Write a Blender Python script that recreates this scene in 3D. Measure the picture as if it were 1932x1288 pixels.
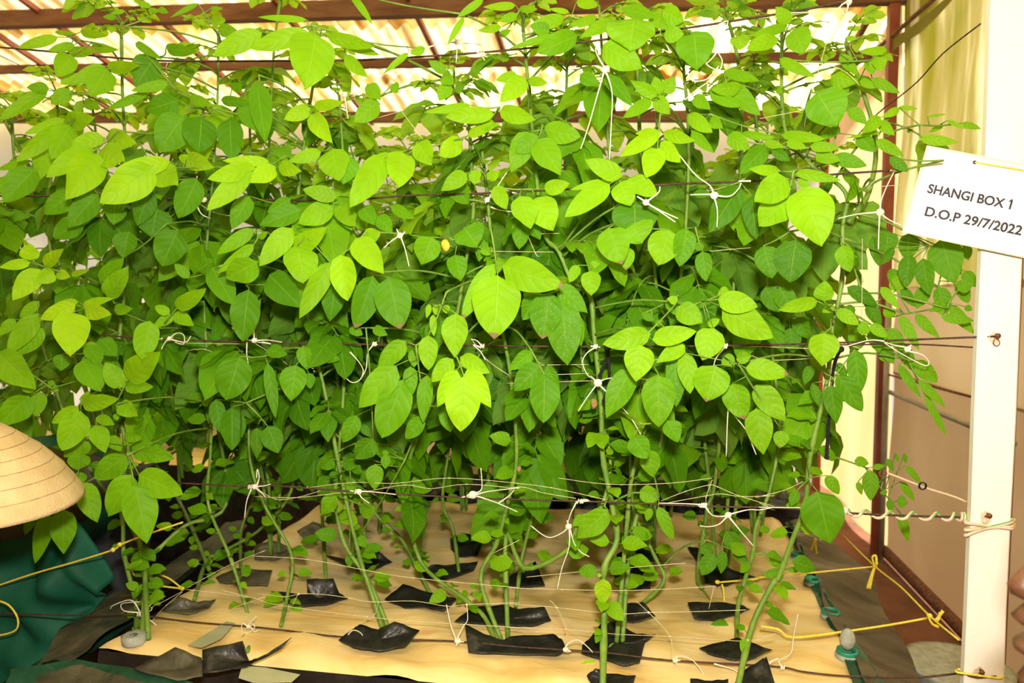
import bpy, bmesh, math, random
import numpy as np
from mathutils import Vector, Matrix, Euler

random.seed(7); np.random.seed(7)
S = bpy.context.scene
for o in list(bpy.data.objects): bpy.data.objects.remove(o)

# ------------------------------------------------------------------ camera
FPX = 1350.0
CAMZ = 1.55
cam_d = bpy.data.cameras.new('camera'); cam = bpy.data.objects.new('camera', cam_d)
S.collection.objects.link(cam); S.camera = cam
cam_d.sensor_width = 36; cam_d.lens = FPX/1932*36; cam_d.clip_start = .02
cam.location = (0, 0, CAMZ)
cam.rotation_euler = (math.radians(90-3.56), 0, math.radians(9.9))
cam_d.dof.use_dof = True; cam_d.dof.focus_distance = 1.32; cam_d.dof.aperture_fstop = 5.0
RM = Euler(cam.rotation_euler).to_matrix(); CP = Vector(cam.location)

# ------------------------------------------------------------------ world, sun, flash, exposure
w = bpy.data.worlds.new('world'); S.world = w; w.use_nodes = True
bg = w.node_tree.nodes['Background']; bg.inputs[0].default_value = (1.0, .96, .88, 1); bg.inputs[1].default_value = .8
sun_d = bpy.data.lights.new('sun', 'SUN'); sun_d.energy = 14; sun_d.angle = math.radians(8); sun_d.color = (1, .95, .82)
sun = bpy.data.objects.new('sun', sun_d); S.collection.objects.link(sun); sun.rotation_euler = (math.radians(-10), math.radians(38), 0)
fl_d = bpy.data.lights.new('camera_flash', 'AREA'); fl_d.shape = 'RECTANGLE'; fl_d.size = .09; fl_d.size_y = .05
fl_d.energy = 37; fl_d.color = (1, .94, .80)
fl = bpy.data.objects.new('camera_flash', fl_d); S.collection.objects.link(fl)
fl.location = (0.02, -.02, CAMZ+.17); fl.rotation_euler = (math.radians(87), 0, math.radians(9.9))
S.view_settings.view_transform = 'Standard'; S.view_settings.look = 'None'
S.view_settings.gamma = 1; S.view_settings.use_curve_mapping = False
S.view_settings.exposure = 0.0
S.cycles.max_bounces = 8; S.cycles.diffuse_bounces = 4; S.cycles.transmission_bounces = 6; S.cycles.glossy_bounces = 3
S.cycles.sample_clamp_indirect = 6; S.cycles.use_denoising = True
S.cycles.caustics_reflective = False; S.cycles.caustics_refractive = False

# ------------------------------------------------------------------ helpers: placing
def ray(px, py): return RM @ Vector(((px-966)/FPX, -(py-644)/FPX, -1))
def T(px, py, Y):
    r = ray(px, py); return CP + r*((Y-CP.y)/r.y)
def B(px, py, z):
    r = ray(px, py); return CP + r*((z-CP.z)/r.z)
def DZ(px, py, d): return CP + ray(px, py)*d
CROP = {'A': (0, 0), 'B': (640, 0), 'C': (1282, 0), 'D': (0, 430), 'E': (640, 430), 'F': (1282, 430),
        'G': (0, 858), 'H': (480, 858), 'I': (960, 858), 'J': (1432, 858)}
def P(c, x, y):
    k = .33645 if c in 'ABCDEF' else .33378
    return (CROP[c][0]+x*k, CROP[c][1]+y*k)
BED = .85

# ------------------------------------------------------------------ helpers: objects
def link(o): S.collection.objects.link(o); return o
def tag(o, label=None, cat=None, group=None, kind=None):
    if label: o['label'] = label
    if cat: o['category'] = cat
    if group: o['group'] = group
    if kind: o['kind'] = kind
    return o
def empty(name, loc, label=None, cat=None, group=None):
    o = link(bpy.data.objects.new(name, None)); o.location = loc; o.empty_display_size = .05
    tag(o, label, cat, group); o['_off'] = 1
    return o
def mesh_obj(name, verts, faces, mat, parent=None, smooth=True, mats=None, midx=None):
    """verts in world space; the object's origin goes to its bottom centre (or stays at the parent's)."""
    v = np.asarray(verts, dtype=np.float64).reshape(-1, 3)
    if parent is not None:
        off = np.array(parent.matrix_basis.translation)
        p = parent
        while p.parent is not None:
            p = p.parent; off = off + np.array(p.matrix_basis.translation)
    else:
        off = np.array([(v[:, 0].min()+v[:, 0].max())/2, (v[:, 1].min()+v[:, 1].max())/2, v[:, 2].min()])
    me = bpy.data.meshes.new(name)
    me.from_pydata((v-off).tolist(), [], faces)
    for m in (mats or [mat]): me.materials.append(m)
    if midx is not None: me.polygons.foreach_set('material_index', midx)
    if smooth: me.polygons.foreach_set('use_smooth', [True]*len(me.polygons))
    me.update()
    o = link(bpy.data.objects.new(name, me))
    if parent is not None: o.parent = parent
    else: o.location = off
    return o

class MB:
    def __init__(s): s.v = []; s.f = []; s.m = []; s.cur = 0
    def add(s, vs, fs):
        n = len(s.v); s.v += [tuple(x) for x in vs]; s.f += [tuple(i+n for i in f) for f in fs]; s.m += [s.cur]*len(fs)
    def box(s, lo, hi, M=None, bev=0):
        x0, y0, z0 = lo; x1, y1, z1 = hi
        vs = [Vector(p) for p in ((x0,y0,z0),(x1,y0,z0),(x1,y1,z0),(x0,y1,z0),(x0,y0,z1),(x1,y0,z1),(x1,y1,z1),(x0,y1,z1))]
        if M is not None: vs = [M @ p for p in vs]
        s.add(vs, [(0,3,2,1),(4,5,6,7),(0,1,5,4),(1,2,6,5),(2,3,7,6),(3,0,4,7)])
    def tube(s, pts, r, n=6, cap=True, sub=0):
        pts = [Vector(p) for p in pts]
        if hasattr(r, '__len__') and len(r) != len(pts): r = list(np.interp(np.linspace(0, 1, len(pts)), np.linspace(0, 1, len(r)), r))
        if sub:
            r = r if hasattr(r, '__len__') else [r]*len(pts)
            pts, r = smooth_path(pts, r, sub)
        k = len(pts)
        rs = r if hasattr(r, '__len__') else [r]*k
        base = len(s.v); vs = []
        d0 = (pts[1]-pts[0]).normalized()
        a = d0.orthogonal().normalized()
        for i, p in enumerate(pts):
            d = (pts[min(i+1, k-1)]-pts[max(i-1, 0)])
            d = d.normalized() if d.length > 1e-9 else d0
            a = (a-d*a.dot(d)); a = a.normalized() if a.length > 1e-6 else d.orthogonal().normalized()
            b = d.cross(a)
            for j in range(n):
                t = 2*math.pi*j/n; vs.append(p+(a*math.cos(t)+b*math.sin(t))*rs[i])
        fs = []
        for i in range(k-1):
            for j in range(n):
                fs.append((i*n+j, i*n+(j+1) % n, (i+1)*n+(j+1) % n, (i+1)*n+j))
        if cap: fs.append(tuple(range(n-1, -1, -1))); fs.append(tuple((k-1)*n+j for j in range(n)))
        s.add(vs, fs)
    def ball(s, c, r, n=8, m=5, sc=(1,1,1)):
        c = Vector(c); vs = [c+Vector((0,0,r*sc[2]))]; fs = []
        for i in range(1, m):
            ph = math.pi*i/m
            for j in range(n):
                t = 2*math.pi*j/n
                vs.append(c+Vector((r*sc[0]*math.sin(ph)*math.cos(t), r*sc[1]*math.sin(ph)*math.sin(t), r*sc[2]*math.cos(ph))))
        vs.append(c-Vector((0,0,r*sc[2])))
        for j in range(n): fs.append((0, 1+j, 1+(j+1) % n))
        for i in range(m-2):
            for j in range(n): fs.append((1+i*n+j, 1+(i+1)*n+j, 1+(i+1)*n+(j+1) % n, 1+i*n+(j+1) % n))
        L = len(vs)-1
        for j in range(n): fs.append((L, 1+(m-2)*n+(j+1) % n, 1+(m-2)*n+j))
        s.add(vs, fs)
    def build(s, name, mat, parent=None, smooth=True):
        if isinstance(mat, (list, tuple)): return mesh_obj(name, s.v, s.f, None, parent, smooth, mats=mat, midx=s.m)
        return mesh_obj(name, s.v, s.f, mat, parent, smooth)

def smooth_path(pts, rs, sub):
    out = []; ro = []; n = len(pts)
    for i in range(n-1):
        p0, p1, p2, p3 = pts[max(i-1, 0)], pts[i], pts[i+1], pts[min(i+2, n-1)]
        for k in range(sub):
            t = k/sub; t2 = t*t; t3 = t2*t
            out.append(.5*((2*p1)+(p2-p0)*t+(2*p0-5*p1+4*p2-p3)*t2+(3*p1-p0-3*p2+p3)*t3))
            ro.append(rs[i]*(1-t)+rs[i+1]*t)
    out.append(pts[-1]); ro.append(rs[-1])
    return out, ro

# ------------------------------------------------------------------ materials
def new_mat(name):
    m = bpy.data.materials.new(name); m.use_nodes = True
    nt = m.node_tree; nt.nodes.clear()
    return m, nt, nt.nodes.new('ShaderNodeOutputMaterial')
def nd(nt, typ, **kw):
    n = nt.nodes.new(typ)
    for k, v in kw.items():
        if k.startswith('i_'): n.inputs[int(k[2:])].default_value = v
        else: setattr(n, k, v)
    return n
def c4(c): return (c[0], c[1], c[2], 1)
def noise_mat(name, c1, c2, scale=8, rough=.6, bump=0., bscale=None, metal=0., detail=4, c3=None, trans=0., stretch=None, spec=.4, coords='Object'):
    m, nt, out = new_mat(name); L = nt.links.new
    tc = nd(nt, 'ShaderNodeTexCoord'); mp = nd(nt, 'ShaderNodeMapping'); L(tc.outputs[coords], mp.inputs[0])
    if stretch: mp.inputs['Scale'].default_value = stretch
    nz = nd(nt, 'ShaderNodeTexNoise'); nz.inputs['Scale'].default_value = scale; nz.inputs['Detail'].default_value = detail
    L(mp.outputs[0], nz.inputs['Vector'])
    cr = nd(nt, 'ShaderNodeValToRGB'); e = cr.color_ramp.elements
    e[0].position = .35; e[0].color = c4(c1); e[1].position = .65; e[1].color = c4(c2)
    if c3: x = e.new(.8); x.color = c4(c3)
    L(nz.outputs['Fac'], cr.inputs[0])
    bs = nd(nt, 'ShaderNodeBsdfPrincipled'); L(cr.outputs[0], bs.inputs['Base Color'])
    bs.inputs['Roughness'].default_value = rough; bs.inputs['Metallic'].default_value = metal
    bs.inputs['Specular IOR Level'].default_value = spec
    if bump:
        nb = nd(nt, 'ShaderNodeTexNoise'); nb.inputs['Scale'].default_value = bscale or scale*3; L(mp.outputs[0], nb.inputs['Vector'])
        nb.inputs['Detail'].default_value = 3
        b = nd(nt, 'ShaderNodeBump'); b.inputs['Strength'].default_value = bump; b.inputs['Distance'].default_value = .01
        L(nb.outputs['Fac'], b.inputs['Height']); L(b.outputs[0], bs.inputs['Normal'])
    if trans:
        tr = nd(nt, 'ShaderNodeBsdfTranslucent'); L(cr.outputs[0], tr.inputs[0])
        mx = nd(nt, 'ShaderNodeMixShader'); mx.inputs[0].default_value = trans
        L(bs.outputs[0], mx.inputs[1]); L(tr.outputs[0], mx.inputs[2]); L(mx.outputs[0], out.inputs[0])
    else: L(bs.outputs[0], out.inputs[0])
    return m

def leaf_material():
    m, nt, out = new_mat('potato_leaf'); L = nt.links.new
    at = nd(nt, 'ShaderNodeAttribute', attribute_name='tone'); sp = nd(nt, 'ShaderNodeSeparateColor'); L(at.outputs['Color'], sp.inputs[0])
    uv = nd(nt, 'ShaderNodeUVMap'); uv.uv_map = 'uv'; sx = nd(nt, 'ShaderNodeSeparateXYZ'); L(uv.outputs[0], sx.inputs[0])
    cr = nd(nt, 'ShaderNodeValToRGB'); e = cr.color_ramp.elements
    e[0].position = 0; e[0].color = (.028, .125, .003, 1)
    e[1].position = 1; e[1].color = (.46, .66, .015, 1)
    x = e.new(.35); x.color = (.120, .335, .004, 1)
    x = e.new(.7); x.color = (.285, .55, .006, 1)
    L(sp.outputs[0], cr.inputs[0])
    def mth(op, a=None, b=None, av=None, bv=None, clamp=False):
        n = nd(nt, 'ShaderNodeMath', operation=op); n.use_clamp = clamp
        if a is not None: L(a, n.inputs[0])
        if av is not None: n.inputs[0].default_value = av
        if b is not None: L(b, n.inputs[1])
        if bv is not None: n.inputs[1].default_value = bv
        return n.outputs[0]
    s = mth('ABSOLUTE', mth('SUBTRACT', sx.outputs[0], bv=.5))            # 0 midrib .. .5 margin
    v = mth('SUBTRACT', mth('POWER', sx.outputs[1], bv=.85), mth('MULTIPLY', mth('POWER', s, bv=1.3), bv=.62))
    fr = mth('FRACT', mth('MULTIPLY', v, bv=5.5))
    tri = mth('MULTIPLY', mth('ABSOLUTE', mth('SUBTRACT', fr, bv=.5)), bv=2)   # 1 at vein
    lat = mth('POWER', tri, bv=14)
    mid = mth('SUBTRACT', av=1, b=mth('MULTIPLY', s, bv=42), clamp=True)
    # darker thin side veins, paler midrib
    mixv = nd(nt, 'ShaderNodeMixRGB', blend_type='MULTIPLY'); L(mth('MULTIPLY', lat, bv=.28), mixv.inputs[0]); L(cr.outputs[0], mixv.inputs[1]); mixv.inputs[2].default_value = (.45, .6, .35, 1)
    mixm = nd(nt, 'ShaderNodeMixRGB'); L(mth('MULTIPLY', mid, bv=.45), mixm.inputs[0]); L(mixv.outputs[0], mixm.inputs[1]); mixm.inputs[2].default_value = (.33, .55, .06, 1)
    # blotchy colour
    tc = nd(nt, 'ShaderNodeTexCoord'); nz = nd(nt, 'ShaderNodeTexNoise'); nz.inputs['Scale'].default_value = 14; L(tc.outputs['Object'], nz.inputs['Vector'])
    hs = nd(nt, 'ShaderNodeHueSaturation'); L(mixm.outputs[0], hs.inputs['Color'])
    mr = nd(nt, 'ShaderNodeMapRange'); L(nz.outputs['Fac'], mr.inputs[0]); mr.inputs[3].default_value = .8; mr.inputs[4].default_value = 1.2; L(mr.outputs[0], hs.inputs['Value'])
    # pale specks on some leaves
    vo = nd(nt, 'ShaderNodeTexVoronoi'); vo.inputs['Scale'].default_value = 260; L(tc.outputs['Object'], vo.inputs['Vector'])
    spk = mth('MULTIPLY', mth('LESS_THAN', vo.outputs['Distance'], bv=.17), sp.outputs[2])
    mxs = nd(nt, 'ShaderNodeMixRGB'); L(mth('MULTIPLY', spk, bv=.7), mxs.inputs[0]); L(hs.outputs[0], mxs.inputs[1]); mxs.inputs[2].default_value = (.42, .55, .25, 1)
    # brown scorched tip
    n2 = nd(nt, 'ShaderNodeTexNoise'); n2.inputs['Scale'].default_value = 60; L(tc.outputs['Object'], n2.inputs['Vector'])
    tip = mth('GREATER_THAN', mth('ADD', sx.outputs[1], mth('MULTIPLY', n2.outputs['Fac'], bv=.12)), bv=.96)
    mxb = nd(nt, 'ShaderNodeMixRGB'); L(mth('MULTIPLY', tip, sp.outputs[1]), mxb.inputs[0]); L(mxs.outputs[0], mxb.inputs[1]); mxb.inputs[2].default_value = (.27, .19, .09, 1)
    # the underside is paler and duller
    ge = nd(nt, 'ShaderNodeNewGeometry'); und = nd(nt, 'ShaderNodeMixRGB'); L(mth('MULTIPLY', ge.outputs['Backfacing'], bv=.45), und.inputs[0]); L(mxb.outputs[0], und.inputs[1]); und.inputs[2].default_value = (.22, .40, .07, 1)
    bs = nd(nt, 'ShaderNodeBsdfPrincipled'); L(und.outputs[0], bs.inputs['Base Color']); bs.inputs['Roughness'].default_value = .52; bs.inputs['Specular IOR Level'].default_value = .15
    h = mth('POWER', mth('SUBTRACT', av=1, b=tri), bv=.5)
    h2 = mth('MULTIPLY', mth('ADD', h, mth('MULTIPLY', nz.outputs['Fac'], bv=.5)), mth('SUBTRACT', av=1, b=mid))
    b = nd(nt, 'ShaderNodeBump'); b.inputs['Strength'].default_value = .30; b.inputs['Distance'].default_value = .0022; L(h2, b.inputs['Height']); L(b.outputs[0], bs.inputs['Normal'])
    tr = nd(nt, 'ShaderNodeBsdfTranslucent')
    tcx = nd(nt, 'ShaderNodeMixRGB', blend_type='MULTIPLY'); tcx.inputs[0].default_value = 1; L(und.outputs[0], tcx.inputs[1]); tcx.inputs[2].default_value = (1.7, 1.4, .3, 1)
    L(tcx.outputs[0], tr.inputs[0]); L(b.outputs[0], tr.inputs[1])
    mx = nd(nt, 'ShaderNodeMixShader'); mx.inputs[0].default_value = .36
    L(bs.outputs[0], mx.inputs[1]); L(tr.outputs[0], mx.inputs[2]); L(mx.outputs[0], out.inputs[0])
    return m

M = {}
M['leaf'] = leaf_material()
M['stem'] = noise_mat('green_stem', (.12,.24,.025), (.22,.36,.05), 30, .45, .1, 120, trans=.12)
M['dry'] = noise_mat('dry_leaf', (.28,.15,.05), (.45,.3,.12), 60, .8, .4, 150, trans=.2)
M['petal'] = noise_mat('yellow_petal', (.9,.55,.03), (.85,.6,.08), 60, .6, trans=.3)
M['white_paint'] = noise_mat('white_paint', (.86,.80,.72), (.90,.87,.82), 9, .45, .08, 60, stretch=(1,1,.25))
M['rust'] = noise_mat('rust', (.12,.04,.02), (.30,.12,.05), 60, .85, .5, 200)
M['wire'] = noise_mat('dark_rusty_wire', (.035,.018,.012), (.09,.04,.025), 120, .6, .3, 300)
M['twine'] = noise_mat('white_twine', (.72,.66,.52), (.85,.8,.7), 200, .7, .3, 500)
M['net'] = noise_mat('cream_net_thread', (.55,.48,.28), (.75,.68,.45), 100, .6)
M['yellow_twine'] = noise_mat('yellow_twine', (.80,.62,.03), (.92,.78,.12), 150, .6, .4, 500)
M['black_rope'] = noise_mat('black_rope', (.006,.006,.006), (.02,.02,.02), 200, .8, .8, 600)
M['cable'] = noise_mat('pink_cable', (.75,.52,.36), (.8,.6,.45), 40, .4)
M['cable_green'] = noise_mat('green_stripe', (.10,.38,.08), (.14,.45,.1), 40, .4)
M['black_plastic'] = noise_mat('black_plastic_film', (.010,.010,.009), (.022,.020,.017), 20, .42, .5, 34, spec=.5)
M['grey_plastic'] = noise_mat('dusty_black_film', (.035,.032,.022), (.11,.095,.06), 14, .38, .6, 26, spec=.5)
M['brown_film'] = noise_mat('brown_film', (.030,.024,.017), (.10,.08,.055), 6, .4, .8, 9, stretch=(1,3,1))
M['green_film'] = noise_mat('green_film', (.008,.045,.022), (.02,.085,.045), 16, .35, .5, 30)
M['green_cap'] = noise_mat('green_plastic', (.015,.20,.12), (.03,.30,.17), 40, .4)
M['grey_foam'] = noise_mat('grey_foam', (.30,.31,.26), (.42,.43,.38), 60, .8, .3, 200)
M['coat'] = noise_mat('green_coat_cloth', (.004,.075,.042), (.008,.11,.062), 9, .62, .35, 16, spec=.25)
M['hat'] = noise_mat('tan_hat_cloth', (.56,.40,.21), (.66,.49,.28), 24, .8, .25, 300)
M['thread'] = noise_mat('tan_stitch', (.34,.23,.11), (.38,.26,.13), 90, .8)
M['skin'] = noise_mat('dark_brown_skin', (.075,.030,.014), (.105,.044,.021), 25, .42, .12, 260, spec=.5)
M['lip'] = noise_mat('lip_skin', (.11,.042,.032), (.15,.06,.045), 60, .35, .2, 300)
M['teeth'] = noise_mat('teeth', (.75,.68,.5), (.8,.74,.6), 60, .25)
M['eye'] = noise_mat('eye_white', (.7,.66,.6), (.75,.7,.65), 20, .15)
M['iris'] = noise_mat('dark_iris', (.01,.006,.004), (.02,.01,.006), 20, .1)
M['hair'] = noise_mat('black_hair', (.006,.005,.004), (.015,.012,.01), 200, .9, 1., 500)
M['shirt'] = noise_mat('shirt_cloth', (.10,.12,.16), (.13,.15,.2), 40, .85, .2, 80)
M['trousers'] = noise_mat('trouser_cloth', (.03,.03,.04), (.05,.05,.06), 40, .9, .2, 80)
M['boot'] = noise_mat('rubber_boot', (.01,.01,.01), (.02,.02,.02), 30, .4)
M['paper'] = noise_mat('white_paper', (.86,.87,.90), (.88,.89,.92), 20, .35)
M['ink'] = noise_mat('dark_ink', (.035,.03,.045), (.045,.04,.055), 20, .6)
M['soil'] = noise_mat('red_earth', (.15,.055,.025), (.24,.095,.045), 5, .95, .8, 40)
M['beam'] = noise_mat('weathered_timber', (.11,.042,.016), (.21,.095,.038), 14, .8, .4, 60, stretch=(.2,1,1))
M['red_post'] = noise_mat('red_oxide_steel', (.24,.055,.028), (.32,.085,.045), 12, .5, .1, 60)
M['grey_pipe'] = noise_mat('grey_pipe', (.30,.27,.22), (.42,.38,.30), 12, .5)

def bed_material():
    m, nt, out = new_mat('yellow_bed_film'); L = nt.links.new
    tc = nd(nt, 'ShaderNodeTexCoord')
    mp = nd(nt, 'ShaderNodeMapping'); mp.inputs['Scale'].default_value = (1.1, 2.6, 1); L(tc.outputs['Object'], mp.inputs[0])
    nz = nd(nt, 'ShaderNodeTexNoise'); nz.inputs['Scale'].default_value = 4.2; nz.inputs['Detail'].default_value = 6; nz.inputs['Distortion'].default_value = .9; L(mp.outputs[0], nz.inputs['Vector'])
    cr = nd(nt, 'ShaderNodeValToRGB'); e = cr.color_ramp.elements
    e[0].position = .30; e[0].color = (.72,.46,.15,1); e[1].position = .50; e[1].color = (.86,.62,.25,1)
    x = e.new(.62); x.color = (.90,.68,.33,1); x = e.new(.76); x.color = (.80,.47,.20,1)
    L(nz.outputs['Fac'], cr.inputs[0])
    n2 = nd(nt, 'ShaderNodeTexNoise'); n2.inputs['Scale'].default_value = 1.9; L(tc.outputs['Object'], n2.inputs['Vector'])
    r2 = nd(nt, 'ShaderNodeValToRGB'); r2.color_ramp.elements[0].position = .60; r2.color_ramp.elements[1].position = .70; L(n2.outputs['Fac'], r2.inputs[0])
    mu = nd(nt, 'ShaderNodeMath', operation='MULTIPLY'); mu.inputs[1].default_value = .45; L(r2.outputs[0], mu.inputs[0])
    mx = nd(nt, 'ShaderNodeMixRGB'); L(mu.outputs[0], mx.inputs[0]); L(cr.outputs[0], mx.inputs[1]); mx.inputs[2].default_value = (.38,.36,.12,1)
    bs = nd(nt, 'ShaderNodeBsdfPrincipled'); L(mx.outputs[0], bs.inputs['Base Color']); bs.inputs['Roughness'].default_value = .36
    wv = nd(nt, 'ShaderNodeTexNoise'); wv.inputs['Scale'].default_value = 6; wv.inputs['Detail'].default_value = 3; wv.inputs['Distortion'].default_value = .7; L(mp.outputs[0], wv.inputs['Vector'])
    b = nd(nt, 'ShaderNodeBump'); b.inputs['Strength'].default_value = .22; b.inputs['Distance'].default_value = .018; L(wv.outputs['Fac'], b.inputs['Height']); L(b.outputs[0], bs.inputs['Normal'])
    L(bs.outputs[0], out.inputs[0])
    return m
M['bed'] = bed_material()

def sheet_material(name, base, stain, amount, trans, scale=(1,1,1), seed=0, stain2=None, s2=.6):
    """translucent weathered greenhouse sheet"""
    m, nt, out = new_mat(name); L = nt.links.new
    tc = nd(nt, 'ShaderNodeTexCoord'); mp = nd(nt, 'ShaderNodeMapping'); mp.inputs['Scale'].default_value = scale; mp.inputs['Location'].default_value = (seed, seed, seed)
    L(tc.outputs['Object'], mp.inputs[0])
    nz = nd(nt, 'ShaderNodeTexNoise'); nz.inputs['Scale'].default_value = 1.3; nz.inputs['Detail'].default_value = 6; L(mp.outputs[0], nz.inputs['Vector'])
    cr = nd(nt, 'ShaderNodeValToRGB'); cr.color_ramp.elements[0].position = .55-amount*.5; cr.color_ramp.elements[1].position = .85-amount*.4; L(nz.outputs['Fac'], cr.inputs[0])
    mx = nd(nt, 'ShaderNodeMixRGB'); L(cr.outputs[0], mx.inputs[0]); mx.inputs[1].default_value = c4(base); mx.inputs[2].default_value = c4(stain)
    src = mx
    if stain2:
        n2 = nd(nt, 'ShaderNodeTexNoise'); n2.inputs['Scale'].default_value = 2.2; n2.inputs['Detail'].default_value = 5
        m2 = nd(nt, 'ShaderNodeMapping'); m2.inputs['Scale'].default_value = (scale[0]*1.5, scale[1]*1.5, scale[2]); m2.inputs['Location'].default_value = (seed+9, 3, 1); L(tc.outputs['Object'], m2.inputs[0]); L(m2.outputs[0], n2.inputs['Vector'])
        c2 = nd(nt, 'ShaderNodeValToRGB'); c2.color_ramp.elements[0].position = s2-.12; c2.color_ramp.elements[1].position = s2+.08; L(n2.outputs['Fac'], c2.inputs[0])
        mx2 = nd(nt, 'ShaderNodeMixRGB'); L(c2.outputs[0], mx2.inputs[0]); L(mx.outputs[0], mx2.inputs[1]); mx2.inputs[2].default_value = c4(stain2); src = mx2
    df = nd(nt, 'ShaderNodeBsdfDiffuse'); L(src.outputs[0], df.inputs[0])
    tr = nd(nt, 'ShaderNodeBsdfTranslucent'); L(src.outputs[0], tr.inputs[0])
    ms = nd(nt, 'ShaderNodeMixShader'); ms.inputs[0].default_value = trans; L(df.outputs[0], ms.inputs[1]); L(tr.outputs[0], ms.inputs[2]); L(ms.outputs[0], out.inputs[0])
    return m
M['roof'] = sheet_material('fibreglass_roof', (.90,.80,.52), (.80,.55,.16), .25, .78, (3.2,.5,1), 0, (.42,.22,.05), .62)
M['wall_up'] = sheet_material('stained_polythene', (.62,.50,.23), (.26,.235,.02), .62, .36, (1.5,2.4,.5), 3, (.86,.76,.46), .62)
M['wall_low'] = sheet_material('tan_polythene', (.50,.34,.18), (.40,.25,.12), .4, .2, (1,1,.8), 5)
M['wall_far'] = sheet_material('pale_polythene', (.78,.74,.64), (.6,.56,.42), .3, .65, (1,1,1), 7)
M['wall_pale'] = sheet_material('pale_side_polythene', (.84,.55,.31), (.62,.42,.18), .35, .6, (1.2,1.2,.5), 11)

# ------------------------------------------------------------------ setting
def zroof(x, y): return 1.55+1.53+.22*(6.0-y)-.04*x
XR, XL, YF, YB = 1.46, -6.5, 6.2, -2.2
def struct(o): o['kind'] = 'structure'; return o

struct(mesh_obj('floor', [(XL-.3,YB-.3,0),(XR+.3,YB-.3,0),(XR+.3,YF+.3,0),(XL-.3,YF+.3,0)], [(0,1,2,3)], M['soil'], smooth=False))

# corrugated roof in overlapping rows of sheets
def roof():
    vs, fs = [], []
    pitch = .125; n = int((XR+.5-XL)/pitch*6)
    rows = [(-2.6,-.6),(-.7,1.0),(.9,2.35),(2.25,3.55),(3.45,4.85),(4.74,5.62),(5.52,6.5)]
    for r, (y0, y1) in enumerate(rows):
        base = len(vs)
        for k, y in enumerate((y0, y1)):
            for i in range(n+1):
                x = XL-.2+(XR+.55-XL)*i/n
                vs.append((x, y, zroof(x, y)+.026*math.sin(2*math.pi*x/pitch)+(.022 if k == 0 else 0)+.012*(r % 2)+.012))
        for i in range(n): fs.append((base+i, base+i+1, base+n+1+i+1, base+n+1+i))
    struct(mesh_obj('ceiling', vs, fs, M['roof']))
roof()
# roof timbers: purlins along x, rafters along y
k = 0
def beam(p, q, w, h, mat, n_):
    global k
    k += 1
    p, q = Vector(p), Vector(q); d = (q-p); L = d.length; d.normalize()
    s = d.cross(Vector((0,0,1)) if abs(d.z) < .9 else Vector((0,1,0))).normalized(); u = s.cross(d)
    mb = MB(); mb.add([p+s*a*w/2+u*b*h/2 for a, b in ((-1,-1),(1,-1),(1,1),(-1,1))]+[q+s*a*w/2+u*b*h/2 for a, b in ((-1,-1),(1,-1),(1,1),(-1,1))],
        [(0,1,2,3),(7,6,5,4),(0,4,5,1),(1,5,6,2),(2,6,7,3),(3,7,4,0)])
    return struct(mb.build('trim_%d' % k, mat, smooth=False))
for y, w_, h_ in ((.6,.06,.09),(2.0,.06,.09),(3.3,.06,.09),(4.52,.07,.11),(5.16,.05,.06),(6.0,.08,.08)):
    beam((XL,y,zroof(XL,y)-.07),(XR+.1,y,zroof(XR+.1,y)-.07), w_, h_, M['beam'], 0)
for x in (-5.6,-4.75,-4.15,-3.3,-2.35,-1.45,-.95,-.2,.75,1.38):
    beam((x,YB,zroof(x,YB)-.03),(x,YF,zroof(x,YF)-.03), .03, .04, M['beam'] if x > 0 else M['red_post'], 0)

def quadgrid(name, f, nu, nv, mat, parent=None, kind=None):
    vs = [f(i/nu, j/nv) for j in range(nv+1) for i in range(nu+1)]
    fs = [(j*(nu+1)+i, j*(nu+1)+i+1, (j+1)*(nu+1)+i+1, (j+1)*(nu+1)+i) for j in range(nv) for i in range(nu)]
    o = mesh_obj(name, vs, fs, mat, parent)
    if kind: o['kind'] = kind
    return o
# right wall: lower tan sheet, upper stained sheet in bays
def wr(y0, y1, z0, z1, bulge=.02, ph=0):
    def f(u, v):
        y = y0+(y1-y0)*u; z = z0+(z1(y)-z0)*v if callable(z1) else z0+(z1-z0)*v
        return (XR+.03+bulge*math.sin(u*9+ph+v*3)*math.sin(v*5+ph), y, z)
    return f
ZT = lambda y: zroof(XR, y)-.05
quadgrid('wall_right', wr(YB, 4.52, .04, 1.12, .012), 40, 10, M['wall_low'], kind='structure')
quadgrid('wall_right_upper', wr(YB, 4.52, 1.10, 1.62, .012), 40, 6, sheet_material('tan_mid', (.50,.36,.20), (.36,.24,.10), .4, .3, (1,1,.8), 15), kind='structure')
quadgrid('wall_right_top', wr(YB, 4.52, 1.60, ZT, .02, 1), 40, 14, M['wall_up'], kind='structure')
quadgrid('wall_right_far', wr(4.52, YF, .04, ZT, .03, 2), 14, 14, M['wall_pale'], kind='structure')
quadgrid('wall_back', lambda u, v: (XL+(XR-XL)*u, YB, v*zroof(0,YB)), 4, 4, M['wall_low'], kind='structure')
quadgrid('wall_far', lambda u, v: (XL+(XR+.03-XL)*u, YF+.02*math.sin(u*40), v*(zroof(XL+(XR-XL)*u, YF)+.02)), 60, 6, M['wall_far'], kind='structure')
quadgrid('wall_left', lambda u, v: (XL, YB+(YF-YB)*u, v*zroof(XL, YB+(YF-YB)*u)), 8, 4, M['wall_far'], kind='structure')
for y in (1.65, 3.08, 4.52, 6.0):
    beam((XR-.03,y,0),(XR-.03,y,zroof(XR,y)-.05), .055, .055, M['red_post'], 0)
mb = MB(); mb.tube([(XR-.03,4.44,0),(XR-.03,4.44,1.55)], .018, 8); o = struct(mb.build('trim_30', M['grey_pipe']))
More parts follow.
